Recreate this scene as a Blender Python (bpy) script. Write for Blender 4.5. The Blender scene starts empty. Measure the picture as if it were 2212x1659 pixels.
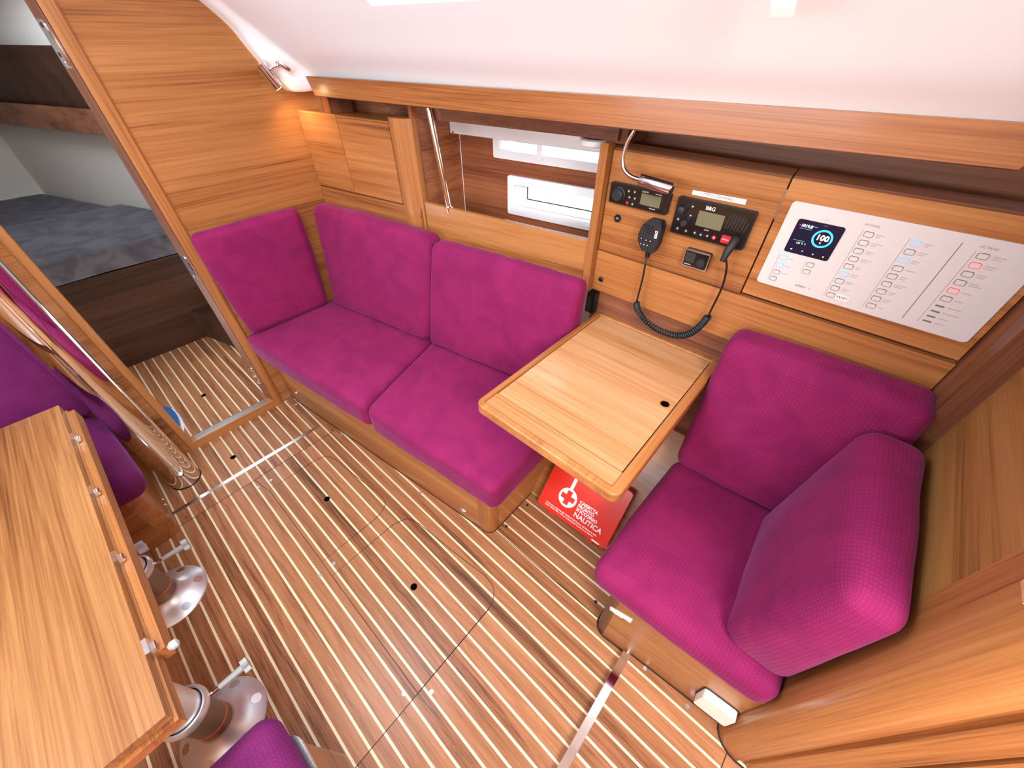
import bpy, bmesh, math, random
from mathutils import Vector, Matrix, noise
random.seed(7)
S = bpy.context.scene
C = S.collection
PI = math.pi

# ------------------------------------------------------------------ camera
cam_d = bpy.data.cameras.new('camera')
cam = bpy.data.objects.new('camera', cam_d); C.objects.link(cam)
cam_d.sensor_width = 36.0
cam_d.lens = 36.0 * 825.0 / 2212.0
cam_d.clip_start = 0.02
PITCH = math.atan2(754, 825); YAW = math.radians(41.65)
cam.location = (0, 0, 1.5)
cam.rotation_euler = (PI / 2 - PITCH, 0, YAW)
S.camera = cam

# ------------------------------------------------------------------ world / lights / exposure
W = bpy.data.worlds.new('sky'); S.world = W; W.use_nodes = True
bg = W.node_tree.nodes['Background']
bg.inputs['Color'].default_value = (0.80, 0.90, 1.0, 1); bg.inputs['Strength'].default_value = 5.0
S.view_settings.view_transform = 'Standard'
S.view_settings.look = 'None'
S.view_settings.gamma = 1.0
S.view_settings.use_curve_mapping = False
S.view_settings.exposure = 0.60
S.cycles.use_denoising = True
S.cycles.max_bounces = 8; S.cycles.diffuse_bounces = 5; S.cycles.glossy_bounces = 4
S.cycles.transmission_bounces = 6
S.cycles.sample_clamp_indirect = 8.0

def area(name, loc, target, sx, sy, power, col):
    l = bpy.data.lights.new(name, 'AREA'); l.shape = 'RECTANGLE'; l.size = sx; l.size_y = sy
    l.energy = power; l.color = col
    o = bpy.data.objects.new(name, l); C.objects.link(o); o.location = loc
    d = Vector(target) - Vector(loc)
    o.rotation_euler = d.to_track_quat('-Z', 'Y').to_euler()
    return o
# daylight through the companionway, the saloon deck hatch, the coachroof windows and the forward cabin hatch
area('companionway_daylight', (0.84, -0.30, 1.93), (0.0, 0.0, 0.0), 0.70, 0.75, 31, (1.0, 0.94, 0.86))
area('saloon_hatch_daylight', (-0.95, -0.12, 1.925), (-0.95, -0.12, 0.0), 0.62, 0.62, 10.0, (0.74, 0.87, 1.0))
area('cabin_hatch_daylight', (-3.3, 0.0, 1.66), (-3.3, 0.0, 0.0), 0.45, 0.45, 1.7, (0.78, 0.89, 1.0))
area('port_window_daylight', (-0.6, -1.13, 1.45), (-0.6, 0.8, 1.3), 1.3, 0.22, 9.0, (0.84, 0.92, 1.0))

# ------------------------------------------------------------------ material helpers
def lin(c):
    c = c / 255.0
    return c / 12.92 if c <= 0.04045 else ((c + 0.055) / 1.055) ** 2.4
def rgb(r, g, b): return (lin(r), lin(g), lin(b), 1.0)
M = {}
def base(name, col, rough=0.5, metal=0.0, coat=0.0, emit=None, es=0.0, spec=0.5):
    m = bpy.data.materials.new(name); m.use_nodes = True
    b = m.node_tree.nodes['Principled BSDF']
    b.inputs['Base Color'].default_value = col; b.inputs['Roughness'].default_value = rough
    b.inputs['Metallic'].default_value = metal; b.inputs['Coat Weight'].default_value = coat
    b.inputs['Coat Roughness'].default_value = 0.12
    b.inputs['Specular IOR Level'].default_value = spec
    if emit: b.inputs['Emission Color'].default_value = emit; b.inputs['Emission Strength'].default_value = es
    M[name] = m
    return m
def nn(m, t, **k):
    n = m.node_tree.nodes.new(t)
    for a, v in k.items(): setattr(n, a, v)
    return n
def link(m, a, b): m.node_tree.links.new(a, b)
def ramp(m, stops):
    n = nn(m, 'ShaderNodeValToRGB'); e = n.color_ramp.elements
    e[0].position, e[0].color = stops[0]; e[1].position, e[1].color = stops[-1]
    for p, c in stops[1:-1]:
        x = e.new(p); x.color = c
    return n
def wood(name, axis, dark, mid, light, rough=0.32, coat=0.1, cross=34.0, along=0.7, dist=0.35, bands=0.55, rot=0.0, spec=0.3):
    m = base(name, mid, rough, coat=coat, spec=spec)
    b = m.node_tree.nodes['Principled BSDF']
    tc = nn(m, 'ShaderNodeTexCoord'); oi = nn(m, 'ShaderNodeObjectInfo')
    off = nn(m, 'ShaderNodeVectorMath', operation='SCALE'); off.inputs[0].default_value = (17.3, 11.7, 23.9)
    link(m, oi.outputs['Random'], off.inputs['Scale'])
    add = nn(m, 'ShaderNodeVectorMath', operation='ADD')
    rv = nn(m, 'ShaderNodeVectorRotate'); rv.rotation_type = 'Z_AXIS'; rv.inputs['Angle'].default_value = -rot
    link(m, tc.outputs['Object'], rv.inputs['Vector'])
    link(m, rv.outputs[0], add.inputs[0]); link(m, off.outputs[0], add.inputs[1])
    def mapped(a, c):
        s = [c, c, c]; s['XYZ'.index(axis)] = a
        mp = nn(m, 'ShaderNodeVectorMath', operation='MULTIPLY'); mp.inputs[1].default_value = s
        link(m, add.outputs[0], mp.inputs[0]); return mp
    n1 = nn(m, 'ShaderNodeTexNoise'); n1.inputs['Scale'].default_value = 1.0; n1.inputs['Detail'].default_value = 8.0
    n1.inputs['Roughness'].default_value = 0.72; n1.inputs['Distortion'].default_value = dist
    link(m, mapped(along, cross).outputs[0], n1.inputs['Vector'])
    n2 = nn(m, 'ShaderNodeTexNoise'); n2.inputs['Scale'].default_value = 1.0; n2.inputs['Detail'].default_value = 3.0
    link(m, mapped(along * 5, cross * 9).outputs[0], n2.inputs['Vector'])
    n3 = nn(m, 'ShaderNodeTexNoise'); n3.inputs['Scale'].default_value = 1.0; n3.inputs['Detail'].default_value = 1.0
    link(m, mapped(along * 0.5, cross * 0.28).outputs[0], n3.inputs['Vector'])
    a1 = nn(m, 'ShaderNodeMix'); a1.inputs[0].default_value = 0.34
    link(m, n1.outputs[0], a1.inputs[2]); link(m, n2.outputs[0], a1.inputs[3])
    a2 = nn(m, 'ShaderNodeMix'); a2.inputs[0].default_value = 0.3 * bands / 0.55
    link(m, a1.outputs[0], a2.inputs[2]); link(m, n3.outputs[0], a2.inputs[3])
    r = ramp(m, [(0.38, dark), (0.47, mid), (0.60, light)])
    link(m, a2.outputs[0], r.inputs[0])
    hs = nn(m, 'ShaderNodeHueSaturation')
    mr = nn(m, 'ShaderNodeMapRange'); mr.inputs['To Min'].default_value = 0.88; mr.inputs['To Max'].default_value = 1.10
    link(m, oi.outputs['Random'], mr.inputs[0]); link(m, mr.outputs[0], hs.inputs['Value'])
    link(m, r.outputs[0], hs.inputs['Color']); link(m, hs.outputs[0], b.inputs['Base Color'])
    bp = nn(m, 'ShaderNodeBump'); bp.inputs['Strength'].default_value = 0.05; bp.inputs['Distance'].default_value = 0.002
    link(m, n2.outputs[0], bp.inputs['Height']); link(m, bp.outputs[0], b.inputs['Normal'])
    return m
TD, TM, TL = rgb(112, 66, 34), rgb(158, 99, 54), rgb(182, 124, 73)
wood('teak_x', 'X', TD, TM, TL)
wood('teak_y', 'Y', TD, TM, TL)
wood('teak_z', 'Z', TD, TM, TL)
wood('teak_s', 'X', TD, TM, TL, rot=math.atan(0.17))
wood('teak_p', 'X', TD, TM, TL, rot=math.atan(0.119))
wood('teak_b_shaded', 'X', rgb(100, 56, 28), rgb(144, 86, 44), rgb(168, 108, 60), rot=math.atan(0.065))  # shelf board wood, darkened in colour to stand for its shading
wood('teak_s_shaded', 'X', rgb(88, 46, 28), rgb(138, 80, 50), rgb(168, 106, 70), rough=0.35, rot=math.atan(0.17))  # same joinery wood toned darker and redder for the shaded recess
wood('walnut_x', 'X', rgb(78, 44, 32), rgb(114, 68, 48), rgb(142, 94, 66), rough=0.35)
wood('walnut_y', 'Y', rgb(96, 54, 34), rgb(146, 88, 56), rgb(172, 112, 74), rough=0.35)
wood('walnut_z', 'Z', rgb(70, 38, 26), rgb(112, 66, 46), rgb(140, 88, 60), rough=0.35)
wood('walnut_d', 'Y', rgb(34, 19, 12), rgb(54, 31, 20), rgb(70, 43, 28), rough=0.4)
wood('oak_x', 'X', rgb(166, 106, 64), rgb(196, 138, 90), rgb(212, 162, 116), rough=0.24, coat=0.35, cross=22)
wood('oak_z', 'Y', rgb(116, 76, 36), rgb(148, 100, 52), rgb(166, 120, 70), rough=0.4, coat=0.1)
wood('sole', 'X', rgb(92, 56, 36), rgb(147, 95, 62), rgb(171, 119, 82), rough=0.36, coat=0.04, cross=34, along=2.0, dist=1.1, spec=0.22)
wood('tabletop', 'X', rgb(80, 46, 22), rgb(122, 77, 42), rgb(154, 108, 66), rough=0.26, coat=0.3, cross=24, along=0.7, dist=0.9)
base('inlay', rgb(228, 210, 174), 0.45)
base('hole', (0.003, 0.002, 0.002, 1), 1.0, spec=0.0)
base('white', rgb(236, 234, 232), 0.45)
base('liner', rgb(246, 248, 250), 0.5)
base('frame_white', rgb(240, 242, 246), 0.4)
base('plastic_white', rgb(240, 234, 226), 0.4)
base('panel_white', rgb(214, 205, 202), 0.42)
base('chrome', (0.86, 0.86, 0.87, 1), 0.06, metal=1.0)
base('steel', (0.72, 0.73, 0.75, 1), 0.22, metal=1.0)
base('screw_metal', (0.42, 0.45, 0.50, 1), 0.35, metal=0.6)
base('alu', (0.80, 0.83, 0.89, 1), 0.36, metal=0.8)
base('bronze_grey', rgb(150, 134, 122), 0.35, metal=0.7)
base('black', (0.006, 0.006, 0.007, 1), 0.35)
base('black_gloss', (0.005, 0.006, 0.008, 1), 0.06, coat=1.0)
base('black_soft', (0.012, 0.012, 0.014, 1), 0.55)
base('seam', (0.012, 0.007, 0.004, 1), 0.8)
base('rubber_blue', (0.010, 0.020, 0.028, 1), 0.35)
base('grey_plastic', rgb(176, 182, 184), 0.4)
base('orange', rgb(226, 96, 24), 0.4)
base('red', rgb(226, 44, 28), 0.28, coat=0.3)
base('red_dark', rgb(176, 26, 16), 0.35)
base('red_button', rgb(190, 30, 44), 0.4)
base('ink', rgb(120, 112, 108), 0.6)
base('ink_dark', rgb(40, 38, 42), 0.6)
base('print_white', rgb(244, 240, 238), 0.5)
base('paper', rgb(244, 238, 230), 0.7)
base('grey_line', rgb(110, 106, 104), 0.5)
base('lcd', rgb(112, 110, 84), 0.25, coat=0.4)
base('screen_navy', rgb(12, 14, 34), 0.2, emit=rgb(14, 16, 40), es=0.6)
base('led_blue', rgb(60, 170, 240), 0.4, emit=rgb(40, 160, 255), es=1.1)
base('led_cyan', rgb(90, 190, 245), 0.4, emit=rgb(70, 180, 255), es=0.35)
base('led_red', rgb(240, 70, 80), 0.4, emit=rgb(255, 50, 60), es=0.35)
base('led_white', rgb(250, 250, 255), 0.4, emit=(1, 1, 1, 1), es=1.0)
base('led_green', rgb(200, 230, 60), 0.4, emit=rgb(200, 240, 60), es=0.8)
base('lamp_glow', (1, 1, 1, 1), 0.4, emit=(1.0, 0.72, 0.42, 1), es=14.0)
base('blue', rgb(24, 92, 150), 0.4)
base('hull_grey', rgb(206, 200, 192), 0.6)

def glass(name):
    m = bpy.data.materials.new(name); m.use_nodes = True
    b = m.node_tree.nodes['Principled BSDF']
    b.inputs['Base Color'].default_value = (0.97, 1.0, 1.0, 1); b.inputs['Roughness'].default_value = 0.0
    b.inputs['Transmission Weight'].default_value = 1.0; b.inputs['IOR'].default_value = 1.05
    M[name] = m
glass('glass')

def fabric(name, col, edge, scale=0.0085, bump=0.5, sheen=0.45, sheen_col=(0.75, 0.22, 0.62, 1)):
    m = base(name, col, 0.85, spec=0.2)
    b = m.node_tree.nodes['Principled BSDF']
    b.inputs['Sheen Weight'].default_value = sheen; b.inputs['Sheen Roughness'].default_value = 0.35
    b.inputs['Sheen Tint'].default_value = sheen_col
    uv = nn(m, 'ShaderNodeUVMap')
    ml = nn(m, 'ShaderNodeVectorMath', operation='SCALE'); ml.inputs['Scale'].default_value = 2 * PI / scale
    link(m, uv.outputs[0], ml.inputs[0])
    sp = nn(m, 'ShaderNodeSeparateXYZ'); link(m, ml.outputs[0], sp.inputs[0])
    sx = nn(m, 'ShaderNodeMath', operation='COSINE'); sy = nn(m, 'ShaderNodeMath', operation='COSINE')
    link(m, sp.outputs[0], sx.inputs[0]); link(m, sp.outputs[1], sy.inputs[0])
    mx = nn(m, 'ShaderNodeMath', operation='MINIMUM'); link(m, sx.outputs[0], mx.inputs[0]); link(m, sy.outputs[0], mx.inputs[1])
    tc = nn(m, 'ShaderNodeTexCoord')
    nz = nn(m, 'ShaderNodeTexNoise'); nz.inputs['Scale'].default_value = 9.0; nz.inputs['Detail'].default_value = 3.0
    nz.inputs['Distortion'].default_value = 0.8
    link(m, tc.outputs['Object'], nz.inputs['Vector'])
    r = ramp(m, [(0.36, edge), (0.62, col)]); link(m, nz.outputs[0], r.inputs[0])
    gr = nn(m, 'ShaderNodeMapRange'); gr.inputs[1].default_value = -1.0; gr.inputs[2].default_value = 0.2
    gr.inputs[3].default_value = 0.80; gr.inputs[4].default_value = 1.0
    link(m, mx.outputs[0], gr.inputs[0])
    mm = nn(m, 'ShaderNodeMix', data_type='RGBA', blend_type='MULTIPLY'); mm.inputs[0].default_value = 1.0
    link(m, r.outputs[0], mm.inputs[6]); link(m, gr.outputs[0], mm.inputs[7])
    link(m, mm.outputs[2], b.inputs['Base Color'])
    bp = nn(m, 'ShaderNodeBump'); bp.inputs['Strength'].default_value = bump; bp.inputs['Distance'].default_value = 0.0012
    link(m, mx.outputs[0], bp.inputs['Height']); link(m, bp.outputs[0], b.inputs['Normal'])
    return m
fabric('magenta', rgb(140, 30, 86), rgb(128, 24, 80), bump=0.25, sheen=0.3, sheen_col=(0.62, 0.32, 0.70, 1))
fabric('purple', rgb(112, 32, 92), rgb(102, 26, 84), bump=0.25, sheen=0.3, sheen_col=(0.6, 0.2, 0.75, 1))
fabric('grey_cloth', rgb(96, 92, 96), rgb(74, 70, 74), scale=0.004, bump=0.2, sheen=0.2, sheen_col=(0.6, 0.7, 0.9, 1))

# ------------------------------------------------------------------ object helpers
def tag(o, label=None, cat=None, group=None, kind=None):
    if label: o['label'] = label
    if cat: o['category'] = cat
    if group: o['group'] = group
    if kind: o['kind'] = kind
    return o
def thing(name, label, cat, loc=(0, 0, 0), group=None, kind=None):
    o = bpy.data.objects.new(name, None); C.objects.link(o); o.location = loc; o.empty_display_size = 0.05
    return tag(o, label, cat, group, kind)
def wloc(o):
    v = Vector((0, 0, 0))
    while o is not None:
        v = v + o.location; o = o.parent
    return v
def link_mesh(name, me, mat, parent=None):
    o = bpy.data.objects.new(name, me); C.objects.link(o)
    if mat: me.materials.append(M[mat] if isinstance(mat, str) else mat)
    if parent is not None: o.parent = parent
    return o
def finish(name, bm, mat, parent=None, smooth=None, bevel=0.0, seg=2):
    if bevel > 0:
        es = [e for e in bm.edges if len(e.link_faces) == 2 and e.calc_face_angle(0) > 0.5]
        bmesh.ops.bevel(bm, geom=es, offset=bevel, segments=seg, profile=0.5, affect='EDGES', clamp_overlap=True)
        if smooth is None: smooth = 0.6
    bmesh.ops.recalc_face_normals(bm, faces=bm.faces)
    if parent is not None:
        v = wloc(parent); bmesh.ops.translate(bm, verts=bm.verts, vec=-v)
    me = bpy.data.meshes.new(name); bm.to_mesh(me); bm.free()
    if smooth:
        me.shade_smooth()
        if smooth < 3: me.set_sharp_from_angle(angle=smooth)
    return link_mesh(name, me, mat, parent)
def add_hexa(bm, p):
    v = [bm.verts.new(q) for q in p]
    for f in ((0, 3, 2, 1), (4, 5, 6, 7), (0, 1, 5, 4), (1, 2, 6, 5), (2, 3, 7, 6), (3, 0, 4, 7)):
        bm.faces.new([v[i] for i in f])
def add_box(bm, x0, x1, y0, y1, z0, z1):
    add_hexa(bm, [(x0, y0, z0), (x1, y0, z0), (x1, y1, z0), (x0, y1, z0), (x0, y0, z1), (x1, y0, z1), (x1, y1, z1), (x0, y1, z1)])
def box(name, x0, x1, y0, y1, z0, z1, mat, parent=None, bevel=0.0, seg=2):
    bm = bmesh.new(); add_box(bm, x0, x1, y0, y1, z0, z1)
    return finish(name, bm, mat, parent, bevel=bevel, seg=seg)
def hexa(name, p, mat, parent=None, bevel=0.0, seg=2):
    bm = bmesh.new(); add_hexa(bm, p)
    return finish(name, bm, mat, parent, bevel=bevel, seg=seg)
def prism(name, poly, z0, z1, mat, parent=None, bevel=0.0, smooth=None, seg=2, fn=None):
    # polygon in plan extruded in z (fn maps (a, b, h) to a point)
    fn = fn or (lambda a, b, h: (a, b, h))
    bm = bmesh.new()
    lo = [bm.verts.new(fn(a, b, z0)) for a, b in poly]; hi = [bm.verts.new(fn(a, b, z1)) for a, b in poly]
    n = len(poly)
    bm.faces.new(lo[::-1]); bm.faces.new(hi)
    for i in range(n): bm.faces.new((lo[i], lo[(i + 1) % n], hi[(i + 1) % n], hi[i]))
    return finish(name, bm, mat, parent, smooth, bevel, seg)
def rrect(x0, x1, y0, y1, r, n=5):
    out = []
    for cx, cy, a0 in ((x1 - r, y0 + r, -90), (x1 - r, y1 - r, 0), (x0 + r, y1 - r, 90), (x0 + r, y0 + r, 180)):
        for i in range(n + 1):
            a = math.radians(a0 + 90 * i / n); out.append((cx + r * math.cos(a), cy + r * math.sin(a)))
    return out
def circle(cx, cy, r, n=20, sx=1.0): return [(cx + r * sx * math.cos(2 * PI * i / n), cy + r * math.sin(2 * PI * i / n)) for i in range(n)]
def ring_prism(name, outer, inner, z0, z1, mat, parent=None, fn=None, smooth=None):
    fn = fn or (lambda a, b, h: (a, b, h)); n = len(outer)
    bm = bmesh.new()
    V = [[bm.verts.new(fn(a, b, h)) for a, b in loop] for loop in (outer, inner) for h in (z0, z1)]
    for i in range(n):
        j = (i + 1) % n
        bm.faces.new((V[0][i], V[0][j], V[1][j], V[1][i])); bm.faces.new((V[3][i], V[3][j], V[2][j], V[2][i]))
        bm.faces.new((V[1][i], V[1][j], V[3][j], V[3][i])); bm.faces.new((V[2][i], V[2][j], V[0][j], V[0][i]))
    return finish(name, bm, mat, parent, smooth)
def spline(pts, n=8):
    P = [Vector(p) for p in pts]; P = [2 * P[0] - P[1]] + P + [2 * P[-1] - P[-2]]; out = []
    for i in range(1, len(P) - 2):
        a, b, c, d = P[i - 1], P[i], P[i + 1], P[i + 2]
        for k in range(n):
            t = k / n
            out.append(0.5 * ((2 * b) + (c - a) * t + (2 * a - 5 * b + 4 * c - d) * t * t + (3 * b - a - 3 * c + d) * t ** 3))
    out.append(P[-2]); return out
def add_tube(bm, pts, r, seg=10, caps=True):
    P = [Vector(p) for p in pts]; rings = []; N = None
    for i, p in enumerate(P):
        t = (P[min(i + 1, len(P) - 1)] - P[max(i - 1, 0)]).normalized()
        if N is None:
            N = t.cross(Vector((0, 0, 1)))
            if N.length < 0.1: N = t.cross(Vector((1, 0, 0)))
        N = (N - t * N.dot(t)).normalized(); B = t.cross(N)
        rr = r(i / (len(P) - 1)) if callable(r) else r
        rings.append([bm.verts.new(p + N * rr * math.cos(2 * PI * k / seg) + B * rr * math.sin(2 * PI * k / seg)) for k in range(seg)])
    for a, b in zip(rings, rings[1:]):
        for k in range(seg): bm.faces.new((a[k], a[(k + 1) % seg], b[(k + 1) % seg], b[k]))
    if caps: bm.faces.new(rings[0][::-1]); bm.faces.new(rings[-1])
def tube(name, pts, r, mat, parent=None, seg=12):
    bm = bmesh.new(); add_tube(bm, pts, r, seg); return finish(name, bm, mat, parent, smooth=0.8)
def lathe(name, prof, c, mat, parent=None, seg=40, fn=None, sharp=0.7):
    bm = bmesh.new(); rings = []
    fn = fn or (lambda x, y, z: (c[0] + x, c[1] + y, c[2] + z))
    for rr, z in prof: rings.append([bm.verts.new(fn(rr * math.cos(2 * PI * k / seg), rr * math.sin(2 * PI * k / seg), z)) for k in range(seg)])
    for a, b in zip(rings, rings[1:]):
        for k in range(seg): bm.faces.new((a[k], a[(k + 1) % seg], b[(k + 1) % seg], b[k]))
    bm.faces.new(rings[0][::-1]); bm.faces.new(rings[-1])
    return finish(name, bm, mat, parent, smooth=sharp)
def frame_fn(o, ex, ey):
    o, ex, ey = Vector(o), Vector(ex).normalized(), Vector(ey).normalized(); ez = ex.cross(ey)
    return lambda a, b, h: o + ex * a + ey * b + ez * h
def text(s, size, mat, fn, a, b, parent, align='LEFT', h=0.0006, name='lettering', sx=1.0, bold=0.0):
    cu = bpy.data.curves.new('lettering', 'FONT'); cu.body = s; cu.size = size; cu.align_x = align; cu.align_y = 'CENTER'
    cu.resolution_u = 3; cu.offset = bold
    o = bpy.data.objects.new('lettering', cu); C.objects.link(o)
    dg = bpy.context.evaluated_depsgraph_get(); me = bpy.data.meshes.new_from_object(o.evaluated_get(dg))
    bpy.data.objects.remove(o); bpy.data.curves.remove(cu)
    v0 = wloc(parent)
    for v in me.vertices: v.co = fn(a + v.co.x * sx, b + v.co.y, h) - v0
    me.name = name
    me.materials.clear()
    return link_mesh(name, me, mat, parent)
def cushion(name, p, r, mat, parent=None, bulge=(0, 0, 0.012), wr=0.0025, m=(40, 14, 8), seed=0, rip=0.0):
    # p: bottom ring (4) then top ring (4), same order; rounded and softly filled
    P = [Vector(q) for q in p]
    L = ((P[1] - P[0]).length + (P[2] - P[3]).length + (P[5] - P[4]).length + (P[6] - P[7]).length) / 4
    Wd = ((P[3] - P[0]).length + (P[2] - P[1]).length + (P[7] - P[4]).length + (P[6] - P[5]).length) / 4
    H = sum((P[i + 4] - P[i]).length for i in range(4)) / 4
    h = (L / 2, Wd / 2, H / 2)
    r = min(r, min(h) * 0.98)
    ax = []
    for k in range(3):
        t = [r * math.tan(math.radians(45 * i / 4)) for i in range(4, -1, -1)]
        e = [-h[k] + r - a for a in t]
        inner = h[k] - r
        mid = [-inner + 2 * inner * i / m[k] for i in range(1, m[k])] if inner > 1e-4 else []
        ax.append(e + mid + [-a for a in e[::-1]] if inner > 1e-4 else e + [-a for a in e[::-1]][1:])
    bm = bmesh.new(); uvl = bm.loops.layers.uv.new('UVMap'); vd = {}; q0 = {}
    def vert(q):
        key = tuple(round(c, 6) for c in q)
        if key in vd: return vd[key]
        inn = [max(-(h[k] - r), min(h[k] - r, q[k])) for k in range(3)]
        d = Vector([q[k] - inn[k] for k in range(3)])
        x = Vector(inn) + (d.normalized() * r if d.length > 1e-9 else d)
        u = [x[k] / h[k] for k in range(3)]
        for k in range(3):
            i, j = (k + 1) % 3, (k + 2) % 3
            bk = bulge[k] if not isinstance(bulge[k], tuple) else bulge[k][1 if u[k] > 0 else 0]
            x[k] += (1 if u[k] > 0 else -1) * bk * max(0, 1 - u[i] ** 2) * max(0, 1 - u[j] ** 2) * min(1, abs(u[k])) ** 3
        w = Vector((noise.noise(Vector((x[0] * 9 + seed, x[1] * 9, x[2] * 5))), noise.noise(Vector((x[0] * 9, x[1] * 9 + seed * 3 + 7, x[2] * 9))), noise.noise(Vector((x[0] * 7 + 3, x[1] * 7 + seed, x[2] * 9)))))
        x = x + w * wr
        if rip:
            em = max(0.0, 1 - abs(abs(u[1]) - 1) * 3.0) if rip > 0 else max(0.0, 1 - abs(u[2] - 1) * 2.5)
            x[2 if rip > 0 else 1] += em * abs(rip) * noise.noise(Vector((x[0] * 38 + seed, x[1] * 6, x[2] * 6)))
        a, b, c = [(x[k] / h[k] + 1) / 2 for k in range(3)]
        lo = (P[0] * (1 - a) + P[1] * a) * (1 - b) + (P[3] * (1 - a) + P[2] * a) * b
        hi = (P[4] * (1 - a) + P[5] * a) * (1 - b) + (P[7] * (1 - a) + P[6] * a) * b
        v = bm.verts.new(lo * (1 - c) + hi * c); vd[key] = v; return v
    for k in range(3):
        i, j = (k + 1) % 3, (k + 2) % 3
        for s in (-1, 1):
            for ia in range(len(ax[i]) - 1):
                for ja in range(len(ax[j]) - 1):
                    qs = []
                    for da, db in ((0, 0), (1, 0), (1, 1), (0, 1)):
                        q = [0, 0, 0]; q[k] = s * h[k]; q[i] = ax[i][ia + da]; q[j] = ax[j][ja + db]; qs.append(q)
                    f = [vert(q) for q in qs]
                    if len(set(f)) < 4: continue
                    try: fc = bm.faces.new(f)
                    except ValueError: continue
                    for lp, q in zip(fc.loops, qs): lp[uvl].uv = (q[i], q[j])
    return finish(name, bm, mat, parent, smooth=4)
def copy_to(o, parent, loc=None):
    c = o.copy(); C.objects.link(c); c.parent = parent
    if loc is not None: c.location = loc
    return c

# ------------------------------------------------------------------ floor
PITCH_B, GAP = 0.04735, 0.0073
STR0 = 0.281                       # centre line of one pale inlay strip
def floor_piece(name, x0, x1, y0, y1, z, label, ext=None):
    s = box(name, x0, x1, y0, y1, z - 0.03, z - 0.0006, 'inlay'); tag(s, label, 'floor', kind='structure')
    W_ = PITCH_B - GAP
    bm = bmesh.new(); add_box(bm, 0, x1 - x0 - 0.0012, 0, W_, -0.012, 0); bmesh.ops.recalc_face_normals(bm, faces=bm.faces)
    me = bpy.data.meshes.new('plank'); bm.to_mesh(me); bm.free(); me.materials.append(M['sole'])
    k = math.ceil((y0 - STR0) / PITCH_B)
    while True:
        ys = STR0 + k * PITCH_B + GAP / 2
        if ys + W_ > y1: break
        o = bpy.data.objects.new('plank', me); C.objects.link(o); o.parent = s; o.location = (x0 + 0.0006, ys, z); k += 1
        if ext and ys > ext[0]: o.scale.x = (ext[1] - x0) / (x1 - x0)
    return s
fl = floor_piece('floor', -1.537, -0.367, -1.205, 0.86, 0, 'striped wood floor of the saloon with pale inlay strips and finger holes', (0.27, 0.062))
_e = box('floor_base', -0.367, 0.062, 0.281, 0.86, -0.03, -0.0006, 'inlay', fl)
fl_f = floor_piece('floor.001', -1.97, -1.537, -1.205, 0.86, 0, 'striped wood floor in front of the cabin doorway')
fl_a = floor_piece('floor.002', -0.367, 0.062, -1.205, 0.2815, 0, 'striped wood floor under the chart table seat')
fl_s = floor_piece('floor.003', 0.066, 1.255, -1.205, 0.56, 0.028, 'raised striped wood floor behind the metal step edge')
fl_c = floor_piece('floor.004', -3.0, -1.97, -0.62, 0.62, 0, 'striped wood floor of the forward cabin beyond the doorway')
def ribbon(name, pts, w, z, mat, parent, closed=False):
    P = [Vector((a, b, 0)) for a, b in pts]; bm = bmesh.new(); n = len(P); row = []
    for i, p in enumerate(P):
        a = P[(i - 1) % n] if (closed or i > 0) else p; b = P[(i + 1) % n] if (closed or i < n - 1) else p
        t = (b - a).normalized(); nrm = Vector((-t.y, t.x, 0)) * w / 2
        row.append([bm.verts.new((q.x, q.y, z + dz)) for q, dz in ((p + nrm, 0), (p - nrm, 0), (p - nrm, -0.004), (p + nrm, -0.004))])
    for i in range(n if closed else n - 1):
        a, b = row[i], row[(i + 1) % n]
        for k in range(4): bm.faces.new((a[k], a[(k + 1) % 4], b[(k + 1) % 4], b[k]))
    if not closed: bm.faces.new(row[0]); bm.faces.new(row[-1][::-1])
    return finish(name, bm, mat, parent)
def sp2(pts, n=5): return [(p.x, p.y) for p in spline([(a, b, 0) for a, b in pts], n)]
h1 = [(-1.435, -0.02), (-1.434, 0.19)] + sp2([(-1.432, 0.20), (-1.418, 0.243), (-1.375, 0.264)]) + [(-1.22, 0.277)] + sp2([(-1.05, 0.297), (-0.995, 0.290), (-0.968, 0.25), (-0.962, 0.21)]) + [(-0.962, -0.02)]
ribbon('hatch_seam', h1, 0.0022, 0.0004, 'seam', fl, True)
h2 = [(-0.885, -0.022), (-0.885, 0.23)] + sp2([(-0.884, 0.25), (-0.862, 0.306), (-0.81, 0.326)]) + [(-0.6, 0.344)] + sp2([(-0.46, 0.361), (-0.405, 0.352), (-0.374, 0.315), (-0.368, 0.28)]) + [(-0.368, -0.024)]
ribbon('hatch_seam', h2, 0.0022, 0.0004, 'seam', fl, True)
ribbon('hatch_seam', [(-1.537, -0.04), (-1.437, -0.022)], 0.002, 0.0004, 'seam', fl)
ribbon('hatch_seam', [(-0.962, -0.02), (-0.885, -0.022)], 0.002, 0.0004, 'seam', fl)
ribbon('floor_seam', [(-1.537, -0.34), (-1.537, 0.39)], 0.002, 0.0004, 'seam', fl_f)
ribbon('floor_seam', [(-0.367, -0.3), (-0.367, 0.29)], 0.002, 0.0004, 'seam', fl_a)
ribbon('floor_seam', [(-0.549, 0.516), (-0.069, 0.522)], 0.0022, 0.0004, 'seam', fl_a)
ribbon('floor_seam', [(0.385, 0.47), (0.36, -0.4)], 0.0022, 0.0285, 'seam', fl_s)
ribbon('floor_seam', [(-1.93, 0.03), (-1.625, 0.034)], 0.002, 0.0004, 'seam', fl_f)
def disc_part(name, x, y, z, r, mat, parent, n=14, h=0.0012):
    return prism(name, circle(x, y, r, n), z, z + h, mat, parent)
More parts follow.
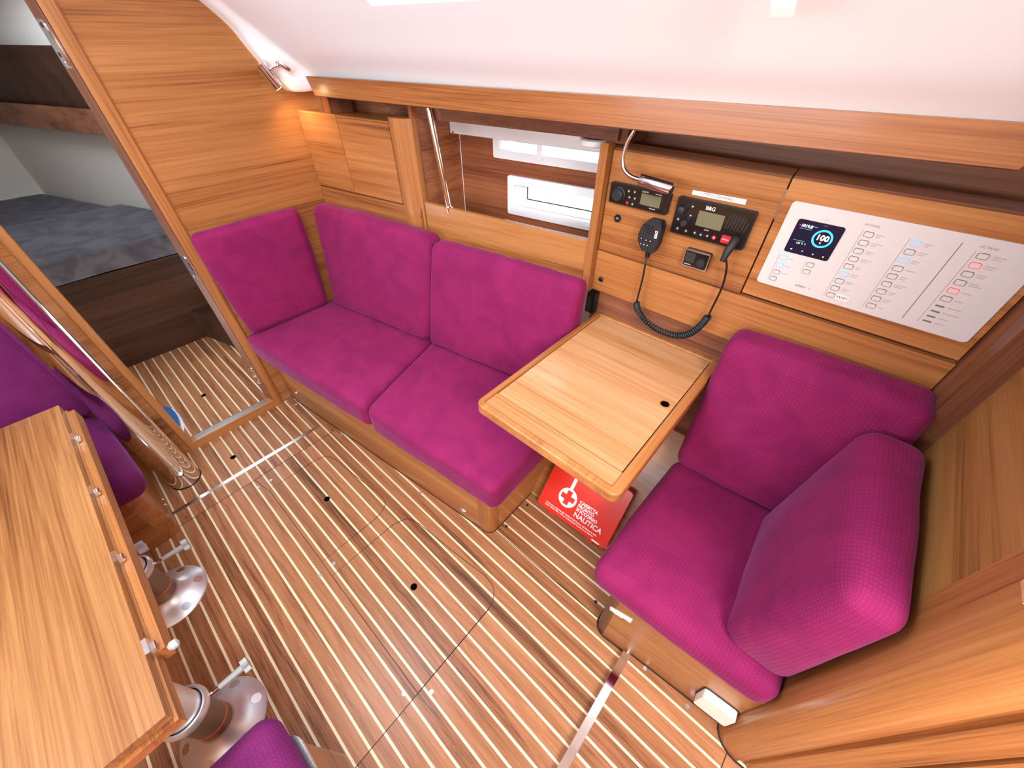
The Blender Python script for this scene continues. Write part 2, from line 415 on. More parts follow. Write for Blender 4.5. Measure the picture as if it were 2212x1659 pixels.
for x, y in ((-1.486, -0.047), (-1.481, 0.009), (-1.484, 0.365), (-0.923, 0.007), (-0.921, -0.051), (-0.399, -0.053), (-0.92, 0.422), (-0.399, -0.25)):
    disc_part('screw', x, y, -0.0004, 0.0062, 'screw_metal', fl)
for x, y in ((-1.551, 0.347), (-1.561, -0.307), (-1.904, 0.114)): disc_part('screw', x, y, -0.0004, 0.006, 'bronze_grey', fl_f)
for x, y in ((-0.339, 0.006), ): disc_part('screw', x, y, -0.0004, 0.0065, 'screw_metal', fl_a)
for x, y in ((-0.528, 0.559), (-0.526, 0.691), (-0.097, 0.561)): disc_part('screw', x, y, -0.0004, 0.006, 'ink_dark', fl_a)
for x, y in ((0.262, 0.49), (0.124, 0.49)): disc_part('screw', x, y, 0.0276, 0.0062, 'screw_metal', fl_s)
disc_part('finger_hole', -1.2, 0.13, -0.0004, 0.0125, 'hole', fl); disc_part('finger_hole', -0.625, 0.159, -0.0004, 0.0125, 'hole', fl)
disc_part('finger_hole', -1.746, -0.056, -0.0004, 0.0125, 'hole', fl_f); disc_part('finger_hole', -2.327, 0.0, -0.0004, 0.0125, 'hole', fl_c)
# metal edgings
t = thing('trim_1', 'polished metal edging around the floor panel at the cabin doorway', 'trim', (-1.62, 0, 0), kind='structure')
box('edge_strip', -1.628, -1.610, -0.352, 0.318, 0, 0.006, 'steel', t, 0.0015)
box('edge_strip', -1.905, -1.628, 0.300, 0.318, 0, 0.006, 'steel', t, 0.0015)
hexa('edge_strip', [(-1.94, 0.285, 0), (-1.86, 0.300, 0), (-1.86, 0.318, 0), (-1.94, 0.322, 0), (-1.94, 0.285, 0.02), (-1.86, 0.300, 0.008), (-1.86, 0.318, 0.008), (-1.94, 0.322, 0.02)], 'steel', t, 0.001)
t = thing('trim_2', 'bright metal nosing strip along the floor step', 'trim', (0.06, 0, 0), kind='structure')
box('edge_strip', 0.050, 0.074, -1.2, 0.487, 0, 0.031, 'chrome', t, 0.002)

# ------------------------------------------------------------------ forward bulkhead and doorway
XB = -1.94
wf = thing('wall_forward', 'tall wooden bulkhead with horizontal grain behind the sofa', 'wall', (XB, 0.6, 0), kind='structure')
box('bulkhead_panel', XB - 0.022, XB, 0.26, 1.12, 0, 1.95, 'teak_y', wf)
box('bulkhead_panel', XB - 0.022, XB, -1.2, -0.172, 0, 1.95, 'teak_y', wf)
box('bulkhead_panel', XB - 0.022, XB, -0.172, 0.26, 1.74, 1.95, 'teak_y', wf)
d = thing('door_1', 'open doorway in the bulkhead with wooden frame and raised sill', 'doorway', (XB, 0.04, 0), kind='structure')
prism('door_post', [(XB + 0.008, 0.2375), (XB + 0.010, 0.272), (XB + 0.004, 0.278), (XB - 0.03, 0.278), (XB - 0.03, 0.2375)], 0.0, 1.8, 'teak_z', d, 0.002)
prism('door_stop', [(XB - 0.001, 0.236), (XB - 0.062, 0.2206), (XB - 0.075, 0.24), (XB - 0.03, 0.25)], 0.0, 1.8, 'walnut_z', d)
prism('door_post', [(XB + 0.008, -0.150), (XB + 0.010, -0.172), (XB + 0.004, -0.178), (XB - 0.03, -0.178), (XB - 0.03, -0.150)], 0.0, 1.8, 'teak_z', d, 0.002)
prism('door_stop', [(XB - 0.03, -0.152), (XB - 0.05, -0.156), (XB - 0.06, -0.18), (XB - 0.03, -0.18)], 0.0, 1.8, 'walnut_z', d)
box('door_sill', XB - 0.045, XB + 0.006, -0.152, 0.242, 0.0, 0.042, 'teak_y', d, 0.003)
box('threshold_strip', XB - 0.036, XB - 0.006, -0.135, 0.205, 0.042, 0.0455, 'steel', d, 0.001)
def jamb_fn():
    a = Vector((XB - 0.002, 0.2365, 0)); b = Vector((XB - 0.062, 0.2206, 0)); ex = (b - a).normalized()
    return frame_fn(a, ex, (0, 0, 1)), (b - a).length
jf, jl = jamb_fn()
_nrm = Vector((-0.255, -0.967, 0))
jf2 = lambda a, b, h: jf(a, b, 0) + _nrm * h
def plate(z0, z1, name='hinge_plate'):
    pts = []
    w = 0.0155; cx = jl / 2 + 0.004
    for i in range(9): pts.append((cx + w * math.cos(PI * i / 8), z1 - w + w * math.sin(PI * i / 8)))
    for i in range(9): pts.append((cx - w * math.cos(PI * i / 8), z0 + w - w * math.sin(PI * i / 8)))
    p_ = prism(name, pts, 0.0, 0.004, 'chrome', d, fn=jf2, bevel=0.001)
    for zz in (z0 + 0.014, z0 + 0.032, z1 - 0.014):
        prism('plate_screw', circle(cx, zz, 0.006, 12), 0.003, 0.0048, 'ink_dark' if zz > z0 + 0.02 else 'steel', p_, fn=jf2)
plate(1.425, 1.535); plate(0.74, 0.845); plate(0.145, 0.26)

# ------------------------------------------------------------------ white liner (coachroof side) and ceiling
def yb(x): return 0.863 + 0.065 * (x + 1.94)          # line of the long wooden shelf board
PROF = [(0.20, 1.335), (0.09, 1.340), (0.055, 1.355), (0.034, 1.385), (0.005, 1.415), (-0.045, 1.455), (-0.10, 1.503), (-0.16, 1.552), (-0.215, 1.597), (-0.255, 1.640)]
PROFB = [(0.10, 1.333), (0.03, 1.332), (0.004, 1.331), (-0.030, 1.337), (-0.055, 1.362), (-0.10, 1.424), (-0.127, 1.468), (-0.154, 1.516), (-0.190, 1.555), (-0.228, 1.590)]
def lprof(x):
    t = min(1.0, max(0.0, (x - XB - 0.045) / 0.055)); t = t * t * (3 - 2 * t)
    return [(a0 * (1 - t) + a1 * t, z0 * (1 - t) + z1 * t) for (a0, z0), (a1, z1) in zip(PROFB, PROF)]
def loft(name, prof, xs, mat, parent=None, thick=0.0):
    bm = bmesh.new(); rows = []
    for x in xs: rows.append([bm.verts.new((x, yb(x) + a, z)) for a, z in (prof(x) if callable(prof) else prof)])
    for a, b in zip(rows, rows[1:]):
        for k in range(len(a) - 1): bm.faces.new((a[k], a[k + 1], b[k + 1], b[k]))
    o = finish(name, bm, mat, parent, smooth=4)
    if thick:
        md = o.modifiers.new('thick', 'SOLIDIFY'); md.thickness = thick; md.offset = 0
    return o
lin_w = thing('wall_side', 'smooth white moulded cabin side above the wooden shelf board', 'wall', (-0.8, 0.7, 1.5), kind='structure')
def dense(prof, n=4): return [(p.x, p.y) for p in spline([(a, b, 0) for a, b in prof], n)]
XS = [XB + 0.001 + (3.2) * i / 20 for i in range(21)]
loft('liner', lambda x: dense(lprof(x)), [XB + 0.001 + 0.012 * i for i in range(12)] + [-1.75, -1.6, -1.45, -1.3, -1.13], 'liner', lin_w)
loft('liner', lambda x: dense(lprof(x)[:8]), [-1.13 + 2.39 * i / 14 for i in range(15)], 'liner', lin_w)
# coachroof side above: two long windows with white surrounds between liner pieces
up0, up1 = PROF[7], (-0.30, 1.775)
def lin_fn(x, t): # t 0..1 across the window band
    a = up0[0] + (up1[0] - up0[0]) * t; z = up0[1] + (up1[1] - up0[1]) * t
    return Vector((x, yb(x) + a, z))
def band(name, x0, x1, t0, t1, mat, parent):
    o_ = Vector((0, 0.01, 0.003))
    p = [lin_fn(x0, t0), lin_fn(x1, t0), lin_fn(x1, t1), lin_fn(x0, t1)]
    return hexa(name, p + [q + o_ for q in p], mat, parent)
band('liner_upper', XB, -1.13, 0.28, 1, 'liner', lin_w); band('liner_upper', -0.44, 1.26, 0, 1, 'liner', lin_w)
loft('liner_top', dense([(-0.30, 1.775), (-0.325, 1.83), (-0.37, 1.88), (-0.46, 1.925), (-0.60, 1.955)]), XS, 'liner', lin_w)
wn = thing('window_3', 'bright long coachroof window above the white cabin side', 'window', (-0.6, 0.66, 1.7), kind='structure')
band('window_frame', -1.13, -0.44, 0.0, 0.06, 'frame_white', wn); band('window_frame', -1.13, -0.44, 0.92, 1, 'frame_white', wn)
band('window_frame', -1.13, -1.10, 0.06, 0.92, 'frame_white', wn); band('window_frame', -0.47, -0.44, 0.06, 0.92, 'frame_white', wn)
band('pane', -1.10, -0.47, 0.06, 0.92, 'glass', wn)
# ceiling with hatch openings
ce = thing('ceiling', 'white deckhead above the saloon with open hatch and companionway', 'ceiling', (-0.5, 0, 1.95), kind='structure')
for a in ((XB, -1.28, -1.25, 0.45), (-0.62, 0.46, -1.25, 0.45), (-1.28, -0.62, -1.25, -0.45), (-1.28, -0.62, 0.21, 0.45), (0.46, 1.26, 0.12, 0.55), (0.46, 1.26, -1.25, -0.72), (1.20, 1.26, -0.72, 0.12)):
    box('deckhead_panel', a[0], a[1], a[2], a[3], 1.945, 1.965, 'liner', ce)
# far side of the saloon and the companionway side (behind the camera)
ws = thing('wall_port', 'white cabin side with wooden lower panel opposite the sofa', 'wall', (-0.5, -1.2, 0), kind='structure')
box('side_panel', XB, 1.26, -1.22, -1.2, 0.0, 1.2, 'teak_x', ws); box('side_panel', XB, 1.26, -1.22, -1.2, 1.2, 1.32, 'liner', ws); box('side_panel', XB, 1.26, -1.22, -1.2, 1.58, 1.97, 'liner', ws)
box('side_panel', XB, -1.3, -1.22, -1.2, 1.32, 1.58, 'liner', ws); box('side_panel', 0.1, 1.26, -1.22, -1.2, 1.32, 1.58, 'liner', ws)
wa = thing('wall_aft', 'wooden aft bulkhead behind the companionway', 'wall', (1.25, 0, 0), kind='structure')
box('aft_panel', 1.25, 1.27, -1.22, 1.2, 0, 1.97, 'teak_z', wa)

wo = thing('wall_outer', 'hull skin hidden behind the lockers', 'wall', (-0.8, 1.3, 0), kind='structure')
box('hull_skin', -1.95, 0.9, 1.36, 1.38, -0.05, 0.94, 'hull_grey', wo); box('hull_bottom', -1.95, 0.9, 0.855, 1.38, -0.06, -0.02, 'hull_grey', wo)
box('hull_skin', 0.3, 0.9, 1.36, 1.38, 0.94, 1.97, 'hull_grey', wo); box('hull_skin', -1.95, -1.42, 1.36, 1.38, 0.94, 1.40, 'hull_grey', wo); box('hull_skin', -0.50, 0.3, 1.36, 1.38, 0.94, 1.40, 'hull_grey', wo)

# ------------------------------------------------------------------ long shelf board under the liner
def beam_z(x): return 0.0108 * (x + 1.83)
bm = bmesh.new()
xs_top = (-1.832, 0.165); xs_bot = (-1.797, 0.145)
def bpt(x, dy, z): return (x, yb(x) + dy, z + beam_z(x))
add_hexa(bm, [bpt(xs_bot[0], 0, 1.327), bpt(xs_bot[1], 0, 1.327), bpt(xs_bot[1], 0.022, 1.327), bpt(xs_bot[0], 0.022, 1.327),
              bpt(xs_top[0], 0.003, 1.384), bpt(xs_top[1], 0.003, 1.384), bpt(xs_top[1], 0.020, 1.384), bpt(xs_top[0], 0.020, 1.384)])
o = finish('trim_4', bm, 'teak_b_shaded', None, bevel=0.004, seg=3)
tag(o, 'long wooden shelf board running under the white cabin side', 'shelf board', kind='structure')
o = hexa('trim_5', [(-1.80, yb(-1.8) + 0.02, 1.322), (0.34, yb(0.34) + 0.02, 1.345), (0.34, 1.30, 1.345), (-1.80, 1.15, 1.322), (-1.80, yb(-1.8) + 0.02, 1.333), (0.34, yb(0.34) + 0.02, 1.356), (0.34, 1.30, 1.356), (-1.80, 1.15, 1.333)], 'walnut_x')
tag(o, 'dark wooden shelf bottom behind the long shelf board', 'shelf', kind='structure')
# back of the side lockers behind cabinet and instrument panels
wb = thing('wall_back', 'dark wooden lining behind the cabinet and instrument panels', 'wall', (-0.5, 1.2, 0.9), kind='structure')
box('lining', -0.62, 0.36, 1.21, 1.22, 0.9, 1.36, 'walnut_x', wb)
hexa('lining', [(-1.94, 1.03, 0.9), (-1.36, 1.12, 0.9), (-1.36, 1.13, 0.9), (-1.94, 1.04, 0.9), (-1.94, 1.03, 1.345), (-1.36, 1.12, 1.345), (-1.36, 1.13, 1.345), (-1.94, 1.04, 1.345)], 'walnut_x', wb)

# ------------------------------------------------------------------ wall cabinet beside the bulkhead
SL = 0.17
def yl(x, off=0.0): return 0.844 + SL * (x + 1.94) + off
cb = thing('wall_cabinet', 'small two-door wooden wall cabinet in the corner above the sofa', 'cabinet', (-1.7, 0.95, 0.988))
def slab(name, x0, x1, o0, o1, z0, z1, mat, parent, bevel=0.0, f=yl):
    return hexa(name, [(x0, f(x0, o0), z0), (x1, f(x1, o0), z0), (x1, f(x1, o1), z0), (x0, f(x0, o1), z0), (x0, f(x0, o0), z1), (x1, f(x1, o0), z1), (x1, f(x1, o1), z1), (x0, f(x0, o1), z1)], mat, parent, bevel)
slab('body', -1.938, -1.40, 0.018, 0.15, 0.988, 1.262, 'teak_s', cb)
slab('cabinet_door', -1.934, -1.7045, 0.0, 0.016, 0.9925, 1.272, 'teak_s', cb, 0.003)
slab('cabinet_door', -1.7005, -1.425, 0.0, 0.016, 0.9925, 1.272, 'teak_s', cb, 0.003)
prism('corner_post', [(-1.420, yl(-1.42, 0.0)), (-1.375, yl(-1.375, -0.006)), (-1.345, yl(-1.345, 0.0)), (-1.330, yl(-1.33, 0.018)), (-1.334, yl(-1.33, 0.045)), (-1.42, yl(-1.42, 0.04))], 0.885, 1.285, 'teak_z', cb, 0.006, seg=3)
hexa('side_panel', [(-1.335, 0.975, 0.89), (-1.352, 1.20, 0.89), (-1.370, 1.20, 0.89), (-1.353, 0.975, 0.89), (-1.335, 0.975, 1.325), (-1.352, 1.20, 1.325), (-1.370, 1.20, 1.325), (-1.353, 0.975, 1.325)], 'walnut_y', cb)
o = slab('trim_6', -1.938, -1.335, 0.002, 0.03, 0.30, 0.9865, 'teak_s', None)
tag(o, 'wooden panel under the wall cabinet behind the sofa cushion', 'panel', kind='structure')
o = prism('trim_7', [(-1.86, 1.02), (-1.80, 1.02), (-1.80, 0.92), (-1.86, 0.92)], 1.262, 1.335, 'walnut_z')
tag(o, 'short dark wooden block between cabinet top and shelf board', 'block', kind='structure')

# ------------------------------------------------------------------ open shelf recess with hull windows
def yf(x, off=0.0): return 0.970 + 0.145 * (x + 1.31) + off
o = slab('trim_8', -1.325, -0.622, 0.0, 0.016, 0.885, 1.010, 'teak_s', None, 0.002, yf)
tag(o, 'wooden fiddle board along the front of the open shelf', 'shelf board', kind='structure')
o = slab('trim_9', -1.335, -0.612, -0.045, 0.0, 0.30, 0.886, 'teak_s', None, 0.003, yf)
tag(o, 'wooden ledge and backing board above the sofa back cushions', 'ledge', kind='structure')
o = hexa('trim_10', [(-1.35, 0.98, 0.895), (-0.6, 1.09, 0.895), (-0.6, 1.34, 0.895), (-1.37, 1.21, 0.895), (-1.35, 0.98, 0.905), (-0.6, 1.09, 0.905), (-0.6, 1.34, 0.905), (-1.37, 1.21, 0.905)], 'walnut_x')
tag(o, 'bottom board of the open shelf below the hull windows', 'shelf', kind='structure')
o = hexa('trim_11', [(-1.345, 1.0, 1.283), (-0.58, 1.075, 1.291), (-0.58, 1.09, 1.291), (-1.345, 1.015, 1.283), (-1.345, 1.0, 1.335), (-0.58, 1.075, 1.345), (-0.58, 1.09, 1.345), (-1.345, 1.015, 1.335)], 'walnut_x', None, 0.002)
tag(o, 'dark wooden valance board above the hull windows', 'valance', kind='structure')
TX, TY = 0.98586, 0.16760
rf = lambda a, b, h: Vector((-1.355 + TX * a + TY * h, 1.2 + TY * a - TX * h, b))     # a along the hull, b up, h into the cabin
wr = thing('wall_hull', 'wood hull lining behind the open shelf, coloured darker for shade, with two window openings', 'wall', (-1.0, 1.26, 1.1), kind='structure')
def rpan(name, a0, a1, z0, z1, h0, h1, mat, parent, bevel=0.0):
    return prism(name, [(a0, z0), (a1, z0), (a1, z1), (a0, z1)], h0, h1, mat, parent, bevel, fn=rf)
for a0, a1, z0, z1 in ((-0.02, 0.80, 0.88, 0.985), (-0.02, 0.275, 0.985, 1.07), (0.70, 0.80, 0.985, 1.07), (-0.02, 0.80, 1.07, 1.178), (-0.02, 0.208, 1.178, 1.30), (0.66, 0.80, 1.178, 1.30), (-0.02, 0.80, 1.30, 1.36)):
    rpan('lining_panel', a0, a1, z0, z1, -0.02, 0.0, 'teak_s_shaded', wr)
rpan('inlay_line', 0.006, 0.0085, 0.905, 1.24, 0.0, 0.001, 'plastic_white', wr)
def hull_window(name, label, a0, a1, z0, z1, g, lip):
    w = thing(name, label, 'window', tuple(rf((a0 + a1) / 2, z0, 0)), kind='structure')
    ga0, ga1, gz0, gz1 = g
    la0, la1, lz0, lz1 = lip
    def loop(x0, x1, y0, y1, r): return rrect(x0, x1, y0, y1, r, 4)
    o_, l_, g_ = loop(a0, a1, z0, z1, 0.008), loop(la0, la1, lz0, lz1, 0.006), loop(ga0, ga1, gz0, gz1, 0.003)
    bm = bmesh.new(); n = len(o_)
    rings = [[bm.verts.new(rf(a, b, h)) for a, b in lp] for lp, h in ((o_, 0.0), (o_, 0.012), (l_, 0.016), (l_, 0.002), (g_, -0.018), (g_, -0.03))]
    for A, B in zip(rings, rings[1:]):
        for k in range(n): bm.faces.new((A[k], A[(k + 1) % n], B[(k + 1) % n], B[k]))
    finish('window_frame', bm, 'frame_white', w, smooth=0.5)
    ring_prism('glazing_seal', loop(ga0 - 0.001, ga1 + 0.001, gz0 - 0.001, gz1 + 0.001, 0.003), loop(ga0 + 0.0035, ga1 - 0.0035, gz0 + 0.0035, gz1 - 0.0035, 0.002), -0.0235, -0.019, 'black', w, fn=rf)
    prism('pane', loop(ga0, ga1, gz0, gz1, 0.003), -0.034, -0.030, 'glass', w, fn=rf)
    return w
hull_window('window_1', 'lower white-framed hull window behind the open shelf', 0.24, 0.735, 0.950, 1.094, (0.313, 0.665, 1.008, 1.0585), (0.274, 0.70, 0.981, 1.066))
w2 = hull_window('window_2', 'upper white-framed hull window with a handle below the blind', 0.175, 0.70, 1.148, 1.31, (0.258, 0.63, 1.203, 1.268), (0.203, 0.665, 1.178, 1.29))
prism('window_handle', [(0.377, 1.165), (0.395, 1.165), (0.399, 1.235), (0.373, 1.235)], 0.010, 0.028, 'frame_white', w2, 0.004, fn=rf)
rb = thing('roller_blind', 'white roller blind cassette under the valance above the hull windows', 'blind', tuple(rf(0.3, 1.214, 0.03)))
prism('cassette', [(0.012, 1.214), (0.012, 1.275), (0.045, 1.275), (0.045, 1.218), (0.03, 1.214)], 0.0, 0.70, 'white', rb, 0.003, fn=lambda a, b, h: rf(h - 0.006, b, a))
prism('end_screw', circle(0.012, 1.222, 0.003, 8), 0.045, 0.047, 'ink_dark', rb, fn=rf)
tag(rpan('trim_12', 0.22, 0.80, 0.905, 0.918, 0.0, 0.012, 'frame_white', None), 'thin white strip along the bottom of the hull lining', 'trim', kind='structure')
pl = thing('puck_lamp', 'round black and white downlight under the valance beside the instrument panel', 'lamp', (-0.69, 1.15, 1.262))
lathe('rim', [(0.046, 0.0), (0.050, 0.004), (0.050, 0.016), (0.044, 0.02)], (-0.69, 1.15, 1.258), 'frame_white', pl)
lathe('lens', [(0.036, -0.001), (0.040, 0.003), (0.042, 0.022)], (-0.69, 1.15, 1.262), 'black_soft', pl)
gr = thing('grab_rail', 'chrome grab rail leaning between open shelf and shelf board', 'rail', (-1.22, 0.99, 1.0))
tube('tube', [(-1.205, 0.993, 0.99), (-1.2645, 0.995, 1.335)], 0.0105, 'chrome', gr, 16)
lathe('foot', [(0.016, 0), (0.016, 0.004), (0.012, 0.008)], (-1.206, 0.993, 1.008), 'chrome', gr, 20)

# ------------------------------------------------------------------ instrument wall
YP = 1.10
tr = thing('wall_instrument', 'wooden wall below the instrument panels behind the chart table', 'wall', (-0.2, YP, 0.8), kind='structure')
box('wall_board', -0.602, 0.290, YP, YP + 0.02, 0.842, 0.980, 'teak_x', tr, 0.002)
box('recess_board', -0.602, 0.302, YP + 0.012, YP + 0.02, 0.0, 0.842, 'walnut_x', tr)
prism('frame_post', [(-0.622, 1.062), (-0.604, 1.075), (-0.604, 1.30), (-0.622, 1.30)], 0.842, 1.283, 'teak_z', tr, 0.002)
box('post_head', -0.622, -0.56, 1.09, 1.30, 1.283, 1.345, 'walnut_z', tr)
box('back_filler', -0.602, 0.29, YP + 0.018, YP + 0.05, 0.982, 1.262, 'walnut_x', tr)
tr2 = prism('trim_13', [(0.2905, 1.115), (0.302, 1.028), (0.345, 1.028), (0.345, 1.115)], 0.0, 1.335, 'walnut_z')
tag(tr2, 'dark wooden corner strip between switch panel and aft bulkhead', 'trim', kind='structure')
pf = frame_fn((0, YP, 0), (1, 0, 0), (0, 0, 1))          # a = x, b = z, h = towards the cabin
def panel_door(name, label, x0, x1, z0, z1):
    p = thing(name, label, 'panel', ((x0 + x1) / 2, YP, z0))
    box('door_board', x0, x1, YP, YP + 0.018, z0, z1, 'teak_x', p, 0.002)
    hexa('finger_rail', [(x0, YP + 0.006, z1), (x1, YP + 0.006, z1), (x1, YP + 0.034, z1), (x0, YP + 0.034, z1), (x0, YP + 0.006, z1 + 0.004), (x1, YP + 0.006, z1 + 0.004), (x1, YP + 0.034, z1 + 0.014), (x0, YP + 0.034, z1 + 0.014)], 'walnut_x', p)
    return p
panel_door('instrument_panel', 'wooden instrument panel carrying the radios above the chart table', -0.600, -0.1565, 0.984, 1.266)
pd2 = panel_door('locker_door', 'wooden locker door carrying the white switch panel', -0.1525, 0.287, 0.9905, 1.268)
box('hinge', -0.156, -0.153, YP + 0.001, YP + 0.005, 1.18, 1.245, 'steel', pd2)
# stereo
st = thing('stereo', 'black marine stereo with round knob and small screen on the wooden instrument panel', 'stereo', (-0.494, YP, 1.137))
prism('housing', rrect(-0.584, -0.404, 1.136, 1.190, 0.004), 0.0, 0.014, 'black', st, 0.003, fn=pf)
prism('face', rrect(-0.580, -0.416, 1.140, 1.187, 0.003), 0.014, 0.0152, 'black_gloss', st, fn=pf)
lathe('knob', [(0.0205, 0), (0.0205, 0.004), (0.0175, 0.006), (0.0165, 0.014), (0.013, 0.017)], None, 'black_soft', st, 28, fn=lambda x, y, z: pf(-0.553 + x, 1.1615 + y, 0.014 + z))
prism('screen', rrect(-0.485, -0.427, 1.1495, 1.178, 0.001), 0.0152, 0.0158, 'lcd', st, fn=pf)
for (x, z), mt in zip(((-0.524, 1.176), (-0.506, 1.177), (-0.519, 1.161), (-0.502, 1.161), (-0.523, 1.145), (-0.506, 1.145)), ('print_white',) * 4 + ('red_button', 'print_white')):
    bt = prism('button', circle(x, z, 0.0042 if mt == 'red_button' else 0.0052, 12), 0.0152, 0.0166, 'red_button' if mt == 'red_button' else 'black_soft', st, fn=pf)
    if mt != 'red_button': prism('icon', circle(x, z, 0.0024, 4), 0.0166, 0.0169, 'print_white', bt, fn=pf)
text('FUSION', 0.0055, 'print_white', pf, -0.485, 1.1825, st, h=0.0156); text('MS-RA70N', 0.004, 'print_white', pf, -0.427, 1.1825, st, 'RIGHT', h=0.0156)
text('Bluetooth', 0.0045, 'print_white', pf, -0.455, 1.1445, st, h=0.0156)
# vhf radio
vh = thing('vhf_radio', 'black ship radio with square screen and knobs on the instrument panel', 'radio', (-0.286, YP, 1.096))
prism('housing', rrect(-0.383, -0.190, 1.097, 1.190, 0.005), 0.0, 0.012, 'black', vh, 0.003, fn=pf)
prism('face', rrect(-0.379, -0.194, 1.101, 1.187, 0.004), 0.012, 0.0135, 'black_gloss', vh, fn=pf)
for x, z, r_ in ((-0.364, 1.161, 0.0125), (-0.347, 1.132, 0.0105)):
    lathe('knob', [(r_, 0), (r_, 0.004), (r_ * 0.85, 0.006), (r_ * 0.8, 0.016), (r_ * 0.6, 0.018)], None, 'black_soft', vh, 22, fn=lambda x_, y_, z_, x=x, z=z: pf(x + x_, z + y_, 0.0135 + z_))
prism('screen', rrect(-0.321, -0.256, 1.1305, 1.1675, 0.001), 0.0135, 0.0142, 'lcd', vh, fn=pf)
for x, z in ((-0.340, 1.173), (-0.339, 1.151), (-0.368, 1.135), (-0.363, 1.112), (-0.339, 1.111), (-0.315, 1.112), (-0.299, 1.111), (-0.282, 1.112), (-0.265, 1.112)):
    rd = x == -0.265
    bt = prism('button', circle(x, z, 0.0052, 12), 0.0135, 0.0152, 'red_button' if rd else 'black_soft', vh, fn=pf)
    prism('icon', circle(x, z, 0.0022, 4), 0.0152, 0.0155, 'print_white', bt, fn=pf)
prism('distress_cover', rrect(-0.247, -0.224, 1.106, 1.124, 0.002), 0.0135, 0.018, 'red_button', vh, 0.001, fn=pf)
text('DISTRESS', 0.0042, 'print_white', pf, -0.2355, 1.115, vh, 'CENTER', h=0.0183)
text('B&G', 0.0125, 'print_white', pf, -0.308, 1.1765, vh, h=0.0138, bold=0.0003)
text('ZOOM', 0.004, 'print_white', pf, -0.289, 1.1245, vh, 'CENTER', h=0.0138)
for i in range(7):
    x = -0.250 + i * 0.0075
    prism('grille_slot', [(x, 1.140), (x + 0.003, 1.140), (x + 0.0085, 1.176 - max(0, i - 4) * 0.006), (x + 0.0055, 1.176 - max(0, i - 4) * 0.006)], 0.0135, 0.0148, 'black_soft', vh, fn=pf)
tg = thing('number_label', 'white paper strip with printed number above the ship radio', 'label', (-0.29, YP, 1.196))
prism('paper_strip', [(-0.3565, 1.196), (-0.226, 1.1975), (-0.226, 1.209), (-0.3565, 1.2065)], 0.0, 0.0008, 'paper', tg, fn=pf)
text('MMSI:238694440', 0.0105, 'ink', pf, -0.291, 1.2025, tg, 'CENTER', h=0.001)
# socket, remote display, dot knob
us = thing('usb_socket', 'small black hexagonal socket below the stereo', 'socket', (-0.55, YP, 1.092))
prism('nut', circle(-0.5505, 1.0925, 0.0115, 6), 0.0, 0.005, 'black', us, 0.001, fn=pf); prism('port', rrect(-0.5555, -0.5455, 1.090, 1.0955, 0.001), 0.005, 0.0056, 'ink', us, fn=pf)
rd = thing('remote_display', 'small silver-edged control display with a dark dial below the ship radio', 'display', (-0.29, YP, 1.02))
prism('housing', rrect(-0.324, -0.256, 1.020, 1.068, 0.004), 0.0, 0.014, 'black', rd, 0.002, fn=pf)
prism('bezel', rrect(-0.324, -0.256, 1.020, 1.068, 0.004), 0.014, 0.0155, 'steel', rd, 0.0005, fn=pf)
prism('face', rrect(-0.3215, -0.2585, 1.0225, 1.0645, 0.003), 0.0155, 0.0162, 'black_gloss', rd, fn=pf)
lathe('dial', [(0.0125, 0), (0.0125, 0.003), (0.011, 0.005), (0.006, 0.0055)], None, 'black_soft', rd, 24, fn=lambda x, y, z: pf(-0.2745 + x, 1.0395 + y, 0.0162 + z))
prism('screen', rrect(-0.319, -0.293, 1.034, 1.060, 0.001), 0.0162, 0.0167, 'ink_dark', rd, fn=pf)
text('T-REMOTE', 0.0042, 'print_white', pf, -0.319, 1.0275, rd, h=0.0165)
kd = thing('push_knob', 'small black round push knob on the wooden wall beside the frame post', 'knob', (-0.571, YP, 0.886))
lathe('cap', [(0.0085, 0), (0.0085, 0.004), (0.006, 0.0065)], None, 'black', kd, 16, fn=lambda x, y, z: pf(-0.571 + x, 0.886 + y, z))
bc = thing('door_catch', 'black plastic catch in the corner beside the chart table', 'catch', (-0.59, 1.10, 0.76))
box('catch_body', -0.606, -0.574, 1.083, 1.111, 0.755, 0.832, 'black', bc, 0.004); box('catch_roller', -0.600, -0.586, 1.070, 1.083, 0.765, 0.82, 'black_soft', bc, 0.004)
# microphone with coiled cord
mi = thing('radio_microphone', 'black handheld radio microphone hanging on its coiled cord', 'microphone', (-0.425, YP - 0.02, 1.04))
mf = frame_fn((-0.427, YP - 0.018, 1.080), (0.985, 0, 0.02), (-0.03, 0, 1))
mpts = [(-0.012, -0.042), (0.022, -0.042), (0.030, -0.02), (0.032, 0.03), (0.026, 0.043), (-0.010, 0.043), (-0.024, 0.028), (-0.031, 0.002), (-0.029, -0.018)]
prism('housing', mpts, -0.006, 0.024, 'black_soft', mi, 0.005, seg=3, fn=mf)
prism('hanger', rrect(-0.012, 0.012, -0.012, 0.012, 0.004), -0.019, -0.006, 'black', mi, fn=mf)
prism('talk_key', [(-0.008, 0.040), (0.024, 0.040), (0.026, 0.047), (-0.004, 0.047)], 0.004, 0.020, 'ink_dark', mi, 0.002, fn=mf)
for i in range(4): prism('grille_slot', [(-0.020 + i * 0.002, 0.030 - i * 0.006), (0.012, 0.026 - i * 0.006), (0.012, 0.028 - i * 0.006), (-0.020 + i * 0.002, 0.032 - i * 0.006)], 0.024, 0.0246, 'black', mi, fn=mf)
for x, z in ((-0.019, -0.008), (-0.004, -0.010), (0.009, -0.010)): prism('icon', circle(x, z, 0.002, 4), 0.0252, 0.0255, 'print_white', prism('button', circle(x, z, 0.0045, 10), 0.024, 0.0252, 'black', mi, fn=mf), fn=mf)
